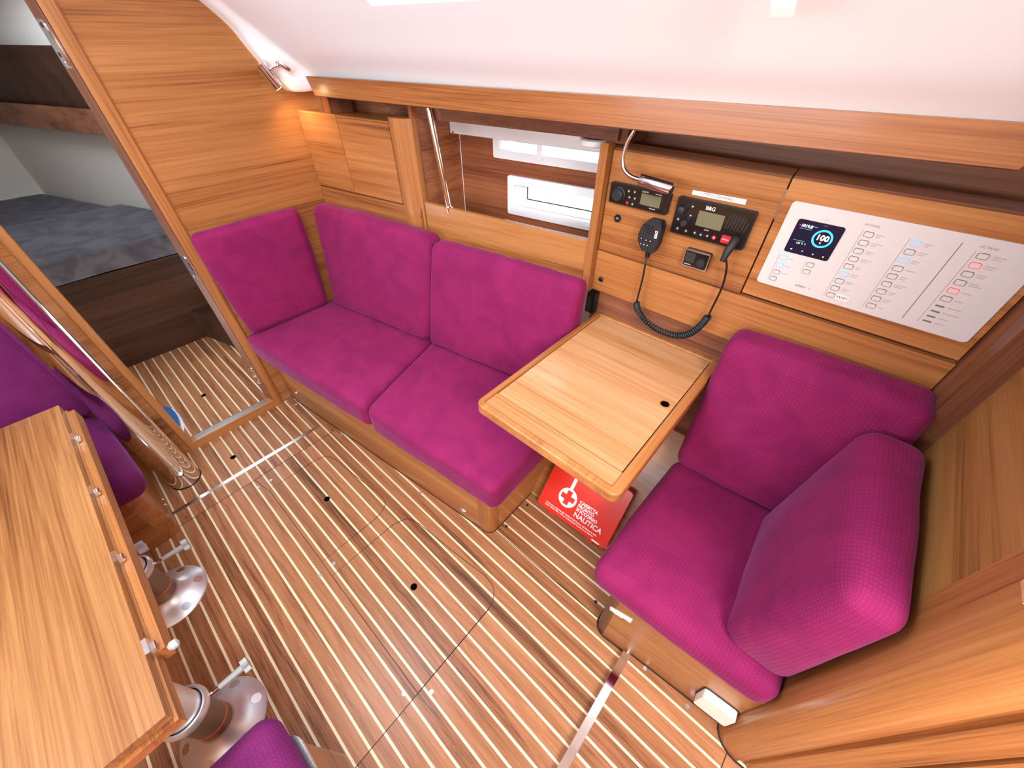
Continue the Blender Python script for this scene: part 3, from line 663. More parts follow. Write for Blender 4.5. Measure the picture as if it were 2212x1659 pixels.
for x in (-0.018, -0.008, 0.002): prism('icon', circle(x, -0.024, 0.0018, 4), 0.024, 0.0246, 'print_white', mi, fn=mf)
mf3 = frame_fn(mf(0.021, 0.004, 0.0243), mf(0, 1, 0) - mf(0, 0, 0), mf(-1, 0, 0) - mf(0, 0, 0))
text('B&G', 0.011, 'print_white', mf3, -0.004, 0, mi, h=0.0, bold=0.0003)
lathe('cord_sleeve', [(0.006, 0), (0.0075, 0.012), (0.008, 0.03)], None, 'black', mi, 14, fn=lambda x, y, z: Vector((-0.428 + x, YP - 0.012 + y, 1.010 + z)))
tube('cord', spline([(-0.428, YP - 0.012, 1.02), (-0.424, YP - 0.022, 0.99), (-0.420, YP - 0.026, 0.953), (-0.4195, YP - 0.028, 0.90), (-0.419, YP - 0.03, 0.868)]), 0.0028, 'black', mi, 8)
cp = spline([(-0.419, 1.07, 0.868), (-0.410, 1.068, 0.850), (-0.386, 1.067, 0.828), (-0.343, 1.066, 0.811), (-0.298, 1.066, 0.808), (-0.256, 1.067, 0.817), (-0.228, 1.068, 0.842), (-0.211, 1.07, 0.878), (-0.203, 1.07, 0.908)], 24)
bm = bmesh.new(); hel = []; turns = 44; n = 12 * turns; N = None
for i in range(n + 1):
    s = i / n * (len(cp) - 1); k = min(int(s), len(cp) - 2); f_ = s - k
    p = cp[k] * (1 - f_) + cp[k + 1] * f_; t_ = (cp[k + 1] - cp[k]).normalized()
    e1 = Vector((0, 1, 0)); e2 = t_.cross(e1).normalized(); a = 2 * PI * turns * i / n
    hel.append(p + (e1 * math.cos(a) + e2 * math.sin(a)) * 0.0082)
add_tube(bm, hel, 0.0027, 6); finish('coiled_cord', bm, 'rubber_blue', mi, smooth=4)
tube('cord', spline([(-0.203, 1.07, 0.905), (-0.202, 1.07, 0.93), (-0.198, 1.07, 1.0), (-0.204, 1.068, 1.05), (-0.215, 1.064, 1.08)]), 0.0028, 'black', mi, 8)
tube('plug', [(-0.219, 1.060, 1.070), (-0.217, 1.066, 1.095), (-0.213, 1.080, 1.118), (-0.213, 1.0868, 1.121)], lambda t: 0.0065 + 0.0045 * min(1, t * 2), 'black_soft', mi, 14)
# gooseneck lamp
gl = thing('gooseneck_lamp', 'chrome gooseneck lamp bending down over the stereo', 'lamp', (-0.516, 1.03, 1.326))
tube('neck', spline([(-0.508, 1.035, 1.345), (-0.518, 1.032, 1.322), (-0.528, 1.030, 1.298), (-0.531, 1.028, 1.262), (-0.520, 1.027, 1.240), (-0.497, 1.026, 1.228), (-0.468, 1.025, 1.225)]), 0.0052, 'steel', gl, 12)
tube('lamp_head', [(-0.470, 1.025, 1.2255), (-0.468, 1.025, 1.2255), (-0.385, 1.025, 1.2195), (-0.383, 1.025, 1.219)], lambda t: 0.0145 if 0.1 < t < 0.9 else 0.013, 'steel', gl, 22)
tube('switch', [(-0.383, 1.025, 1.219), (-0.381, 1.025, 1.219)], 0.0085, 'ink_dark', gl, 16)
# white switch panel
sw = thing('switch_panel', 'large white electrical switch panel with square buttons and a dark screen', 'switch panel', (0.07, YP, 1.03))
prism('plate', rrect(-0.1325, 0.275, 1.031, 1.2265, 0.008), 0.0, 0.003, 'panel_white', sw, 0.0008, fn=pf)
prism('screen', rrect(-0.106, -0.0155, 1.1195, 1.1945, 0.005), 0.003, 0.0048, 'screen_navy', sw, 0.0008, fn=pf)
ring_prism('dial_ring', circle(-0.046, 1.163, 0.0195, 32), circle(-0.046, 1.163, 0.0155, 32), 0.0048, 0.0052, 'led_blue', sw, fn=pf)
text('100', 0.0165, 'led_white', pf, -0.046, 1.1645, sw, 'CENTER', h=0.0051, bold=0.0005); text('%', 0.0055, 'led_white', pf, -0.046, 1.1535, sw, 'CENTER', h=0.0051)
text('1019.8', 0.0085, 'led_white', pf, -0.096, 1.182, sw, h=0.0051, bold=0.0002); text('mbar', 0.004, 'led_cyan', pf, -0.0725, 1.184, sw, h=0.0051)
prism('mark', circle(-0.0985, 1.182, 0.0018, 3), 0.0048, 0.0052, 'led_red', sw, fn=pf)
for x0, x1, z in ((-0.097, -0.073, 1.1755), (-0.098, -0.074, 1.149)): prism('mark', [(x0, z), (x1, z), (x1, z + 0.0006), (x0, z + 0.0006)], 0.0048, 0.0051, 'led_cyan', sw, fn=pf)
text('121', 0.006, 'led_white', pf, -0.090, 1.144, sw, h=0.0051); text('9', 0.006, 'led_green', pf, -0.079, 1.144, sw, h=0.0051); text('8', 0.006, 'led_cyan', pf, -0.073, 1.144, sw, h=0.0051)
text('14:07', 0.0042, 'ink', pf, -0.052, 1.190, sw, 'CENTER', h=0.0051)
for x, s_ in ((-0.093, '<'), (-0.070, '^'), (-0.048, 'v'), (-0.027, 'o')): text(s_, 0.0075, 'led_white' if s_ != 'o' else 'led_green', pf, x, 1.1275, sw, 'CENTER', h=0.0051)
text('1 2 3', 0.006, 'ink', pf, -0.058, 1.2015, sw, 'CENTER', h=0.0033)
def sw_button(x, z, col, w=0.0165, hgt=0.0112):
    o_ = rrect(x - w / 2, x + w / 2, z - hgt / 2, z + hgt / 2, 0.003, 3); i_ = rrect(x - w / 2 + 0.0011, x + w / 2 - 0.0011, z - hgt / 2 + 0.0011, z + hgt / 2 - 0.0011, 0.002, 3)
    b_ = prism('button', i_, 0.003, 0.0046, 'panel_white', sw, fn=pf)
    ring_prism('button_ring', o_, i_, 0.003, 0.0042, col, b_, fn=pf)
for z, c in zip((1.104, 1.085, 1.067, 1.050), ('led_cyan', 'led_cyan', 'led_red', 'grey_line')): sw_button(-0.0995, z, c, 0.0145, 0.0105)
for z in (1.103, 1.086): sw_button(-0.042, z, 'grey_line', 0.0145, 0.0105)
Z9 = [1.192 - i * 0.01765 for i in range(9)]
for i, z in enumerate(Z9): sw_button(0.0255, z - 0.001, 'led_cyan' if i == 5 else 'grey_line')
for i, z in enumerate(Z9): sw_button(0.1025, z + 0.001, 'led_cyan' if i in (0, 2) else 'grey_line')
for i in range(6): sw_button(0.200, 1.195 - i * 0.0178, 'led_red' if i in (1, 4) else 'grey_line')
for z in (1.089, 1.0765, 1.0645, 1.053): prism('fuse', rrect(0.193, 0.207, z - 0.0014, z + 0.0014, 0.0006, 2), 0.003, 0.0042, 'grey_line', sw, fn=pf)
def vline(x, z0, z1, w=0.0006, mt='grey_line'): prism('printed_line', [(x - w, z0), (x + w, z0), (x + w, z1), (x - w, z1)], 0.003, 0.0033, mt, sw, fn=pf)
vline(0.1625, 1.044, 1.211, 0.0007); vline(0.013, 1.044, 1.198, 0.0003); vline(0.090, 1.044, 1.200, 0.0003); vline(0.187, 1.047, 1.202, 0.0003); vline(-0.110, 1.045, 1.110, 0.0003); vline(-0.053, 1.081, 1.109, 0.0003)
def bars(x, z, w1, w2=None):
    for k, w_ in enumerate((w1, w2) if w2 else (w1,)):
        zz = z + (0.0022 if w2 else 0) - 0.0042 * k
        prism('printed_caption', [(x, zz - 0.0009), (x + w_, zz - 0.0009), (x + w_, zz + 0.0009), (x, zz + 0.0009)], 0.003, 0.0032, 'ink_soft', sw, fn=pf)
base('ink_soft', rgb(182, 172, 168), 0.6)
for i, z in enumerate(Z9[:8]): bars(0.038, z - 0.001, (0.014, 0.020, 0.013, 0.019, 0.010, 0.014, 0.015, 0.014)[i], (0.008, 0.010, 0.011, 0.012, 0.008, 0.012, 0.010, 0.010)[i])
for i, z in enumerate(Z9): bars(0.115, z + 0.001, (0.013, 0.015, 0.012, 0.016, 0.012, 0.021, 0.012, 0.013, 0.010)[i], (0.009, 0.011, 0.009, None, 0.008, 0.014, 0.009, 0.009, None)[i])
for i in range(6): bars(0.213, 1.195 - i * 0.0178, (0.018, 0.016, 0.013, 0.014, 0.014, 0.012)[i], (0.014, 0.013, 0.012, 0.018, None, None)[i])
for z, w_ in zip((1.089, 1.0765, 1.0645, 1.053), (0.022, 0.025, 0.014, 0.016)): bars(0.2115, z, w_)
for z, w_ in zip((1.104, 1.085, 1.067), (0.010, 0.013, 0.012)): bars(-0.089, z, w_)
text('MY PANEL', 0.0058, 'ink', pf, 0.010, 1.2085, sw, h=0.0033); text('AC PANEL', 0.0058, 'ink', pf, 0.187, 1.2105, sw, h=0.0033)
text('elan', 0.0088, 'ink_dark', pf, -0.049, 1.050, sw, h=0.0033, sx=1.5); text('1', 0.008, 'ink_dark', pf, -0.021, 1.050, sw, h=0.0033)
prism('wifi_label', [(0.0345, 1.0445), (0.060, 1.0445), (0.060, 1.0555), (0.0345, 1.0555)], 0.003, 0.0036, 'paper', sw, fn=pf)
text('WIFI', 0.0095, 'ink_dark', pf, 0.036, 1.050, sw, h=0.0038, sx=1.15)

# ------------------------------------------------------------------ chart table
ct = thing('chart_table', 'wooden chart table with raised rim and lid beside the sofa', 'table', (-0.345, 0.8, 0.70))
ZT = 0.755
def rim_pts():
    return rrect(-0.568, -0.124, 0.484, 1.112, 0.022, 5)
ring_prism('rim', rim_pts(), rrect(-0.549, -0.150, 0.506, 1.095, 0.002, 5), ZT - 0.030, ZT + 0.002, 'teak_y', ct, smooth=0.6)
md = ct.children[0].modifiers.new('round', 'BEVEL'); md.width = 0.004; md.segments = 3; md.limit_method = 'ANGLE'; md.angle_limit = 0.9
box('lid', -0.5465, -0.1525, 0.556, 1.0925, ZT - 0.018, ZT - 0.003, 'oak_x', ct, 0.0012)
box('front_board', -0.549, -0.150, 0.506, 0.5535, ZT - 0.018, ZT - 0.003, 'oak_x', ct, 0.0012)
prism('finger_hole', circle(-0.176, 0.829, 0.0118, 20), ZT - 0.004, ZT - 0.0024, 'hole', ct)
ring_prism('hole_rim', circle(-0.176, 0.829, 0.0145, 20), circle(-0.176, 0.829, 0.0118, 20), ZT - 0.004, ZT - 0.0020, 'teak_y', ct)
box('bottom_tray', -0.50, -0.155, 0.62, 1.108, ZT - 0.085, ZT - 0.03, 'teak_x', ct, 0.004)
box('lid_shadow_gap', -0.549, -0.150, 0.506, 1.095, ZT - 0.028, ZT - 0.018, 'seam', ct)
box('side_apron', -0.150, -0.138, 0.56, 1.10, ZT - 0.12, ZT - 0.03, 'teak_y', ct, 0.003)

# ------------------------------------------------------------------ sloping panel under the chart table and first-aid case
TILT = math.radians(50); cs, sn = math.cos(TILT), math.sin(TILT)
o = hexa('trim_14', [(-0.553, 0.755, 0), (0.34, 0.755, 0), (0.34, 0.775, 0), (-0.553, 0.775, 0), (-0.553, 1.10, 0.411), (0.34, 1.10, 0.411), (0.34, 1.112, 0.411), (-0.553, 1.112, 0.411)], 'teak_x')
tag(o, 'sloping dark wooden hull panel under the chart table', 'panel', kind='structure')
fa = thing('first_aid_case', 'red first-aid case with white cross leaning under the chart table', 'case', (-0.34, 0.73, 0.0))
kx = Vector((0.31, 0.012, 0.0)).normalized(); ky = Vector((0, cs, sn)); ky = (ky - kx * ky.dot(kx)).normalized()
kn = kx.cross(ky)
ko = Vector((-0.492, 0.755, 0.004)) 
kf = lambda a, b, h: ko + kx * a + ky * b + kn * h
prism('back_shell', rrect(0, 0.322, 0.0, 0.25, 0.014), 0.004, 0.030, 'red_dark', fa, 0.004, fn=kf)
prism('front_shell', rrect(0.0, 0.322, 0.0, 0.25, 0.014), 0.032, 0.058, 'red', fa, 0.006, seg=3, fn=kf)
for a in (0.04, 0.235): prism('latch', rrect(a, a + 0.05, -0.008, 0.006, 0.002, 2), 0.020, 0.046, 'red', fa, 0.002, fn=kf)
for a in (0.062, 0.257): prism('latch_tab', rrect(a, a + 0.008, -0.016, -0.006, 0.001, 2), 0.03, 0.042, 'red', fa, fn=kf)
prism('cross_disc', circle(0.108, 0.092, 0.040, 40), 0.058, 0.0586, 'print_white', fa, fn=kf)
cw = 0.0105; cl = 0.030
cross = [(-cw, -cl), (cw, -cl), (cw, -cw), (cl, -cw), (cl, cw), (cw, cw), (cw, cl), (-cw, cl), (-cw, cw), (-cl, cw), (-cl, -cw), (-cw, -cw)]
prism('red_cross', [(0.108 + a, 0.092 + b) for a, b in cross], 0.0586, 0.0592, 'red', fa, fn=kf)
prism('strap_print', [(0.099, 0.128), (0.113, 0.128), (0.113, 0.235), (0.099, 0.235)], 0.058, 0.0585, 'print_white', fa, fn=kf)
for s_, z_, sz in (('CASSETTA', 0.106, 0.0175), ('PRONTO', 0.0895, 0.0175), ('SOCCORSO', 0.073, 0.0175), ('NAUTICA', 0.050, 0.0285)):
    text(s_, sz, 'print_white', kf, 0.158, z_, fa, h=0.0584, bold=0.0006)
text('Contenuto conforme alla Tabella D del Decreto del Ministero della', 0.0094, 'print_white', kf, 0.034, 0.0275, fa, h=0.0584, bold=0.0002, sx=0.93)
text("Sanita' 25.05.1988 n. 279 per imbarcazioni da pesca e da diporto", 0.0094, 'print_white', kf, 0.034, 0.0175, fa, h=0.0584, bold=0.0002, sx=0.93)
prism('brand_print', [(0.262, 0.002), (0.296, 0.002), (0.296, 0.0075), (0.262, 0.0075)], 0.0575, 0.0584, 'print_white', fa, fn=kf)
# ------------------------------------------------------------------ sofa
sb = thing('sofa_base', 'long wooden sofa plinth with rounded aft corner', 'sofa base', (-1.2, 0.6, 0))
def yq(x): return 0.378 + 0.119 * (x + 1.493)
pts = [(-1.938, yq(-1.938)), (-0.60, yq(-0.60))]
cxr, cyr = -0.586, yq(-0.586) + 0.034
for i in range(7):
    a = math.radians(-83 + 83 * i / 6); pts.append((cxr + 0.034 * math.cos(a), cyr + 0.034 * math.sin(a)))
pts += [(-0.552, 1.05), (-0.62, 1.05), (-1.938, 0.845)]
prism('plinth', pts, 0.0, 0.318, 'teak_p', sb, smooth=0.5)
prism('corner_post', [(-0.605, yq(-0.605) - 0.0015)] + [(cxr + 0.0355 * math.cos(math.radians(-83 + 86 * i / 8)), cyr + 0.0355 * math.sin(math.radians(-83 + 86 * i / 8))) for i in range(9)] + [(-0.5505, cyr + 0.018), (-0.57, cyr + 0.01), (-0.6, cyr - 0.01)], 0.0, 0.319, 'teak_z', sb, smooth=0.5)
box('end_panel', -0.5535, -0.5512, cyr + 0.018, 1.05, 0.0, 0.318, 'teak_y', sb)
box('cushion_track', -0.5518, -0.546, 0.535, 0.98, 0.304, 0.3185, 'black', sb)
def dot_on_base(x, z, r_, mat, name, sx=1.0):
    fn_ = frame_fn((x, yq(x), z), (1, 0.119, 0), (0, 0, 1))
    lathe(name, [(r_, 0), (r_, 0.003), (r_ * 0.8, 0.006), (r_ * 0.3, 0.008)], None, mat, sb, 18, fn=lambda a, b, h: fn_(a * sx, b, h))
dot_on_base(-0.694, 0.045, 0.011, 'chrome', 'courtesy_light', 1.7); dot_on_base(-1.838, 0.092, 0.006, 'chrome', 'catch', 1.0)
ZB, ZS = 0.3245, 0.464
def at(p, z): return (p[0], p[1], z)
def seat(name, label, fl_, fr_, br_, bl_, zb, zt, mat, r=0.035, seed=1, group='sofa cushions', bulge=0.008, ov=0.0):
    o_ = cushion(name, [at(fl_, zb), at(fr_, zb), at(br_, zb), at(bl_, zb), at(fl_, zt), at(fr_, zt), at(br_, zt), at(bl_, zt)], r, mat, None, ((0.002, 0.002), (0.004, 0.0), (0.0, bulge)), seed=seed, rip=0.007)
    return tag(o_, label, 'cushion', group)
seat('seat_cushion', 'magenta sofa seat cushion next to the bulkhead', (-1.935, 0.264), (-1.090, 0.374), (-1.262, 0.90), (-1.935, 0.80), ZB, ZS, 'magenta', seed=1)
seat('seat_cushion', 'magenta sofa seat cushion next to the chart table', (-1.083, 0.375), (-0.470, 0.444), (-0.490, 0.98), (-1.255, 0.90), ZB, ZS, 'magenta', seed=4)
def ytf(x): return 0.762 + 0.153 * (x + 1.917)
def ybf(x): return 0.672 + 0.17 * (x + 1.89)
def back(label, x0, x1, x0t, x1t, z0, z1, seed, wt=0.085, wbm=0.13):
    o_ = cushion('back_cushion', [(x0, ybf(x0), z0), (x1, ybf(x1), z0), (x1, ybf(x1) + wbm, z0), (x0, ybf(x0) + wbm, z0), (x0t, ytf(x0t), z1), (x1t, ytf(x1t), z1), (x1t, ytf(x1t) + wt, z1), (x0t, ytf(x0t) + wt, z1)], 0.035, 'magenta', None, (0.002, (0.014, 0.0), (0.0, 0.006)), wr=0.003, seed=seed, rip=-0.007)
    return tag(o_, label, 'cushion', 'sofa cushions')
back('magenta sofa back cushion in the corner under the wall cabinet', -1.85, -1.226, -1.925, -1.212, 0.466, 0.925, 6)
back('magenta sofa back cushion beside the chart table', -1.218, -0.585, -1.205, -0.574, 0.466, 0.912, 9, 0.075, 0.12)
tag(cushion('back_cushion', [(-1.862, 0.292, 0.468), (-1.862, 0.668, 0.468), (-1.934, 0.69, 0.468), (-1.934, 0.30, 0.468), (-1.868, 0.262, 0.935), (-1.868, 0.692, 0.940), (-1.936, 0.70, 0.935), (-1.936, 0.27, 0.930)], 0.03, 'magenta', None, (0.008, 0.003, 0.003), seed=13), 'magenta cushion standing against the bulkhead at the sofa end', 'cushion', 'sofa cushions')

# ------------------------------------------------------------------ chart table seat (aft)
ab = thing('chart_bench', 'wooden plinth of the chart table seat beside the floor step', 'seat base', (0.15, 0.6, 0))
def yz(x): return 0.490 + 0.072 * (x + 0.02)
pts = []
for i in range(7):
    a = math.radians(180 + 88 * i / 6); pts.append((-0.022 + 0.036 * math.cos(a), 0.526 + 0.036 * math.sin(a)))
pts += [(0.344, yz(0.344)), (0.344, 1.0), (-0.058, 1.0)]
prism('plinth', pts, 0.0, 0.335, 'teak_x', ab, smooth=0.5)
prism('corner_post', [(-0.0595, 0.56), (-0.0595, 0.526)] + [(-0.022 + 0.0375 * math.cos(math.radians(180 + 84 * i / 6)), 0.526 + 0.0375 * math.sin(math.radians(180 + 84 * i / 6))) for i in range(1, 7)] + [(-0.02, 0.51), (-0.04, 0.54)], 0.0, 0.3355, 'walnut_z', ab, smooth=0.5)
bxw = thing('white_box', 'small white plastic cover box at the foot of the chart table seat', 'box', (0.3, 0.5, 0.10))
bf = frame_fn((0.255, yz(0.255), 0.10), (1, 0.072, 0), (0, 0, 1))
prism('cover', rrect(0.0, 0.085, 0.0, 0.088, 0.010), 0.0, 0.026, 'plastic_white', bxw, 0.006, seg=3, fn=bf)
prism('backing', rrect(-0.003, 0.088, -0.003, 0.091, 0.011), 0.0, 0.003, 'ink_dark', bxw, fn=bf)
pp = thing('paper_sticker', 'torn white paper sticker on the seat plinth corner', 'sticker', (-0.01, 0.49, 0.23))
bf2 = frame_fn((-0.02, yz(-0.02), 0), (1, 0.072, 0), (0, 0, 1))
prism('sheet', [(-0.020, 0.222), (0.0, 0.220), (0.018, 0.224), (0.024, 0.232), (0.044, 0.233), (0.044, 0.265), (-0.022, 0.245)], 0.0, 0.001, 'paper', pp, fn=bf2)
o = cushion('seat_cushion', [(-0.118, 0.462, 0.337), (0.338, 0.486, 0.337), (0.338, 0.99, 0.337), (-0.10, 0.98, 0.337), (-0.126, 0.470, 0.437), (0.338, 0.492, 0.437), (0.338, 0.99, 0.437), (-0.108, 0.98, 0.437)], 0.035, 'magenta', None, (0.005, (0.006, 0.0), (0.0, 0.008)), seed=21, rip=0.002)
tag(o, 'magenta seat cushion of the chart table seat', 'cushion', 'chart seat cushions')
o = cushion('back_cushion', [(-0.108, 0.925, 0.440), (0.335, 0.955, 0.440), (0.335, 1.075, 0.440), (-0.108, 1.055, 0.440), (-0.124, 0.99, 0.905), (0.305, 0.985, 0.915), (0.305, 1.092, 0.925), (-0.124, 1.09, 0.915)], 0.032, 'magenta', None, (0.002, (0.008, 0.0), (0.0, 0.006)), seed=24, rip=-0.003)
tag(o, 'magenta back cushion under the switch panel', 'cushion', 'chart seat cushions')
o = cushion('back_cushion', [(0.190, 0.525, 0.440), (0.333, 0.520, 0.440), (0.336, 0.915, 0.440), (0.176, 0.918, 0.440), (0.250, 0.522, 0.845), (0.334, 0.515, 0.850), (0.330, 0.972, 0.86), (0.216, 0.972, 0.85)], 0.036, 'magenta', None, ((0.020, 0.0), (0.010, 0.002), (0.0, 0.012)), wr=0.004, seed=29)
tag(o, 'magenta back cushion leaning against the aft wooden wall', 'cushion', 'chart seat cushions')
# aft wall and rounded post
aw = thing('wall_seat', 'plain wooden wall behind the chart table seat', 'wall', (0.35, 0.8, 0), kind='structure')
box('wall_panel', 0.345, 0.365, 0.53, 1.115, 0.0, 1.95, 'oak_z', aw)
box('wall_upper', 0.345, 0.365, 1.115, 1.35, 1.335, 1.95, 'liner', aw)
ps = prism('trim_15', [(0.3445, 0.545), (0.3445, 0.520), (0.3475, 0.503), (0.356, 0.488), (0.370, 0.476), (0.388, 0.469), (0.405, 0.466), (0.411, 0.467), (0.413, 0.472), (0.418, 0.480), (0.427, 0.480), (0.431, 0.473), (0.437, 0.470), (0.469, 0.470), (0.471, 0.486), (0.475, 0.486), (0.477, 0.470), (1.249, 0.470), (1.249, 0.60), (0.3445, 0.60)], 0.0, 1.95, 'teak_z', None, smooth=0.5)
tag(ps, 'rounded wooden post with vertical mouldings at the companionway', 'post', kind='structure')
gp = box('trim_16', 0.331, 0.362, 0.497, 0.530, 1.025, 1.40, 'oak_x', None, 0.013, 4)  # pale block added to stand for light caught on the post edge
tag(gp, 'rounded wooden piece on the companionway post edge, added pale for the light caught there', 'highlight piece', kind='structure')
ribbon('toe_gap', [(-1.90, yq(-1.90) - 0.001), (-0.60, yq(-0.60) - 0.001)] + [(cxr + 0.0365 * math.cos(math.radians(-83 + 83 * i / 6)), cyr + 0.0365 * math.sin(math.radians(-83 + 83 * i / 6))) for i in range(7)] + [(-0.5505, 0.75)], 0.004, 0.0006, 'seam', fl)
ribbon('toe_gap', [(-0.0605, 0.75)] + [(-0.022 + 0.0395 * math.cos(math.radians(180 + 88 * i / 6)), 0.526 + 0.0395 * math.sin(math.radians(180 + 88 * i / 6))) for i in range(7)] + [(0.05, yz(0.05) - 0.002)], 0.005, 0.0006, 'seam', fl)
ribbon('toe_gap', [(0.072, yz(0.072) - 0.002), (0.343, yz(0.343) - 0.002), (0.3465, 0.500), (0.356, 0.485), (0.370, 0.473), (0.388, 0.466), (0.405, 0.463), (0.47, 0.467), (0.85, 0.467)], 0.005, 0.0286, 'seam', fl_s)
# ------------------------------------------------------------------ dinette side
pole = thing('support_pole', 'thick polished chrome support pole beside the doorway', 'pole', (-1.775, -0.245, 0))
lathe('pole_tube', [(0.056, 0.002), (0.056, 1.94)], (-1.775, -0.245, 0), 'chrome', pole, 64)
lathe('pole_foot', [(0.0585, 0.0), (0.0585, 0.004)], (-1.775, -0.245, 0), 'black', pole, 48)
db = thing('dinette_base', 'wooden settee plinth with rounded corner behind the chrome pole', 'settee base', (-1.7, -0.6, 0))
pts = [(-1.938, -0.95), (-1.507, -0.95)]
for i in range(6):
    a = math.radians(0 + 90 * i / 5); pts.append((-1.543 + 0.036 * math.cos(a), -0.377 + 0.036 * math.sin(a)))
pts += [(-1.938, -0.341)]
prism('plinth', pts, 0.0, 0.30, 'teak_x', db, smooth=0.5)
box('end_panel', -1.509, -1.5055, -0.95, -0.385, 0.0, 0.30, 'teak_y', db)
lathe('catch', [(0.006, 0), (0.006, 0.003), (0.003, 0.006)], None, 'chrome', db, 14, fn=lambda a, b, h: Vector((-1.70 + a, -0.341 + h, 0.03 + b)))
lathe('catch', [(0.006, 0), (0.006, 0.003), (0.003, 0.006)], None, 'chrome', db, 14, fn=lambda a, b, h: Vector((-1.665 + a, -0.341 + h, 0.03 + b)))
o = cushion('seat_cushion', [(-1.93, -0.92, 0.302), (-1.43, -0.92, 0.302), (-1.43, -0.285, 0.302), (-1.93, -0.325, 0.302), (-1.93, -0.92, 0.425), (-1.425, -0.92, 0.425), (-1.425, -0.275, 0.425), (-1.93, -0.325, 0.425)], 0.05, 'purple', None, (0.003, (0.0, 0.006), (0.0, 0.012)), seed=31)
tag(o, 'purple seat cushion of the dinette behind the folding table', 'cushion', 'dinette cushions')
o = cushion('back_cushion', [(-1.85, -0.92, 0.428), (-1.85, -0.30, 0.428), (-1.935, -0.30, 0.428), (-1.935, -0.92, 0.428), (-1.86, -0.92, 0.92), (-1.86, -0.295, 0.92), (-1.935, -0.295, 0.92), (-1.935, -0.92, 0.92)], 0.03, 'purple', None, (0.006, 0.006, 0.003), seed=33)
tag(o, 'purple back cushion of the dinette on the bulkhead', 'cushion', 'dinette cushions')
# folding table
ft = thing('folding_table', 'wooden folding saloon table on two metal pedestals', 'table', (-0.985, -0.45, 0))
box('top_leaf', -1.513, -0.474, -0.84, -0.297, 0.680, 0.700, 'tabletop', ft, 0.002)
box('lower_leaf', -1.508, -0.466, -0.84, -0.292, 0.655, 0.678, 'teak_x', ft, 0.003)
box('side_rail', -1.50, -0.60, -0.296, -0.278, 0.640, 0.676, 'teak_x', ft, 0.003)
for x in (-1.333, -1.086, -0.848, -0.61):
    h_ = box('hinge', x - 0.016, x + 0.016, -0.298, -0.290, 0.672, 0.6995, 'steel', ft, 0.001)
    o_ = tube('hinge_knuckle', [(x - 0.008, -0.2885, 0.684), (x + 0.008, -0.2885, 0.684)], 0.005, 'chrome', h_, 12)
lathe('rail_knob', [(0.005, 0), (0.009, 0.005), (0.008, 0.014), (0.004, 0.016)], None, 'grey_plastic', ft, 12, fn=lambda a, b, h: Vector((-0.60 + a, -0.278 + h, 0.665 + b)))
def pedestal(x, y):
    p = bpy.data.objects.new('pedestal', None); C.objects.link(p); p.parent = ft; p.location = (x + 0.985, y + 0.45, 0)
    c = (x, y, 0)
    lathe('base_plate', [(0.112, 0.0), (0.113, 0.004), (0.110, 0.008), (0.075, 0.026), (0.050, 0.046), (0.047, 0.052), (0.04, 0.052)], c, 'alu', p, 56)
    for k in range(6):
        a = 2 * PI * k / 6 + 0.35; rr = 0.091
        sx_, sy_ = x + rr * math.cos(a), y + rr * math.sin(a)
        tlt = frame_fn((sx_, sy_, 0.0185), (-math.sin(a), math.cos(a), 0), (-math.cos(a), -math.sin(a), 0.5))
        f2 = lambda u, v, h, t=tlt: t(u, v, -h)
        lathe('screw', [(0.0135, 0.0), (0.0135, 0.0016), (0.009, 0.001), (0.005, 0.0012)], None, 'steel', p, 16, fn=f2)
        prism('screw_socket', circle(0, 0, 0.0058, 8), 0.0008, 0.0022, 'ink_dark', p, fn=f2)
    prof = [(0.040, 0.045)]
    for i in range(6): prof += [(0.0425, 0.050 + i * 0.005), (0.0408, 0.0525 + i * 0.005)]
    lathe('threaded_sleeve', prof + [(0.0425, 0.084), (0.0425, 0.086)], c, 'bronze_grey', p, 40)
    lathe('orange_ring', [(0.0418, 0.086), (0.0435, 0.087), (0.0435, 0.091), (0.0418, 0.092)], c, 'orange', p, 40)
    lathe('outer_tube', [(0.0425, 0.092), (0.0425, 0.200)], c, 'bronze_grey', p, 40)
    lathe('collar', [(0.0425, 0.200), (0.055, 0.204), (0.057, 0.212), (0.057, 0.222), (0.052, 0.228), (0.048, 0.228), (0.048, 0.222)], c, 'alu', p, 44)
    lathe('collar_groove', [(0.0482, 0.224), (0.0445, 0.2255)], c, 'black', p, 44)
    lathe('inner_tube', [(0.0445, 0.22), (0.0445, 0.655)], c, 'alu', p, 40)
    a0 = Vector((x + 0.002, y + 0.046, 0.196)); dr = Vector((0.0, 1.0, -0.05)).normalized()
    tube('lever_stub', [a0, a0 + dr * 0.030], 0.0058, 'chrome', p, 12)
    tube('lever', [a0 + dr * 0.028, a0 + dr * 0.088], lambda t: 0.0072 + 0.0025 * t, 'grey_plastic', p, 14)
    kc = a0 + dr * 0.088; e1 = Vector((1, 0, 0)); e2 = dr.cross(e1)
    star = [((0.021 if k % 2 == 0 else 0.014) * math.cos(2 * PI * k / 12), (0.021 if k % 2 == 0 else 0.014) * math.sin(2 * PI * k / 12)) for k in range(12)]
    prism('lever_knob', star, 0, 0.016, 'grey_plastic', p, 0.003, fn=lambda u, v, h: kc + e1 * u + e2 * v + dr * h)
    return p
pedestal(-0.735, -0.445)
p1 = pedestal(-1.25, -0.445)
bm = bmesh.new()
kc = Vector((-1.275, -0.395, 0.265))
star = [((0.022 if k % 2 == 0 else 0.013) * math.cos(2 * PI * k / 10), (0.022 if k % 2 == 0 else 0.013) * math.sin(2 * PI * k / 10)) for k in range(10)]
prism('clamp_knob', star, 0, 0.02, 'grey_plastic', p1, 0.004, fn=lambda u, v, h: kc + Vector((u, h, v)))
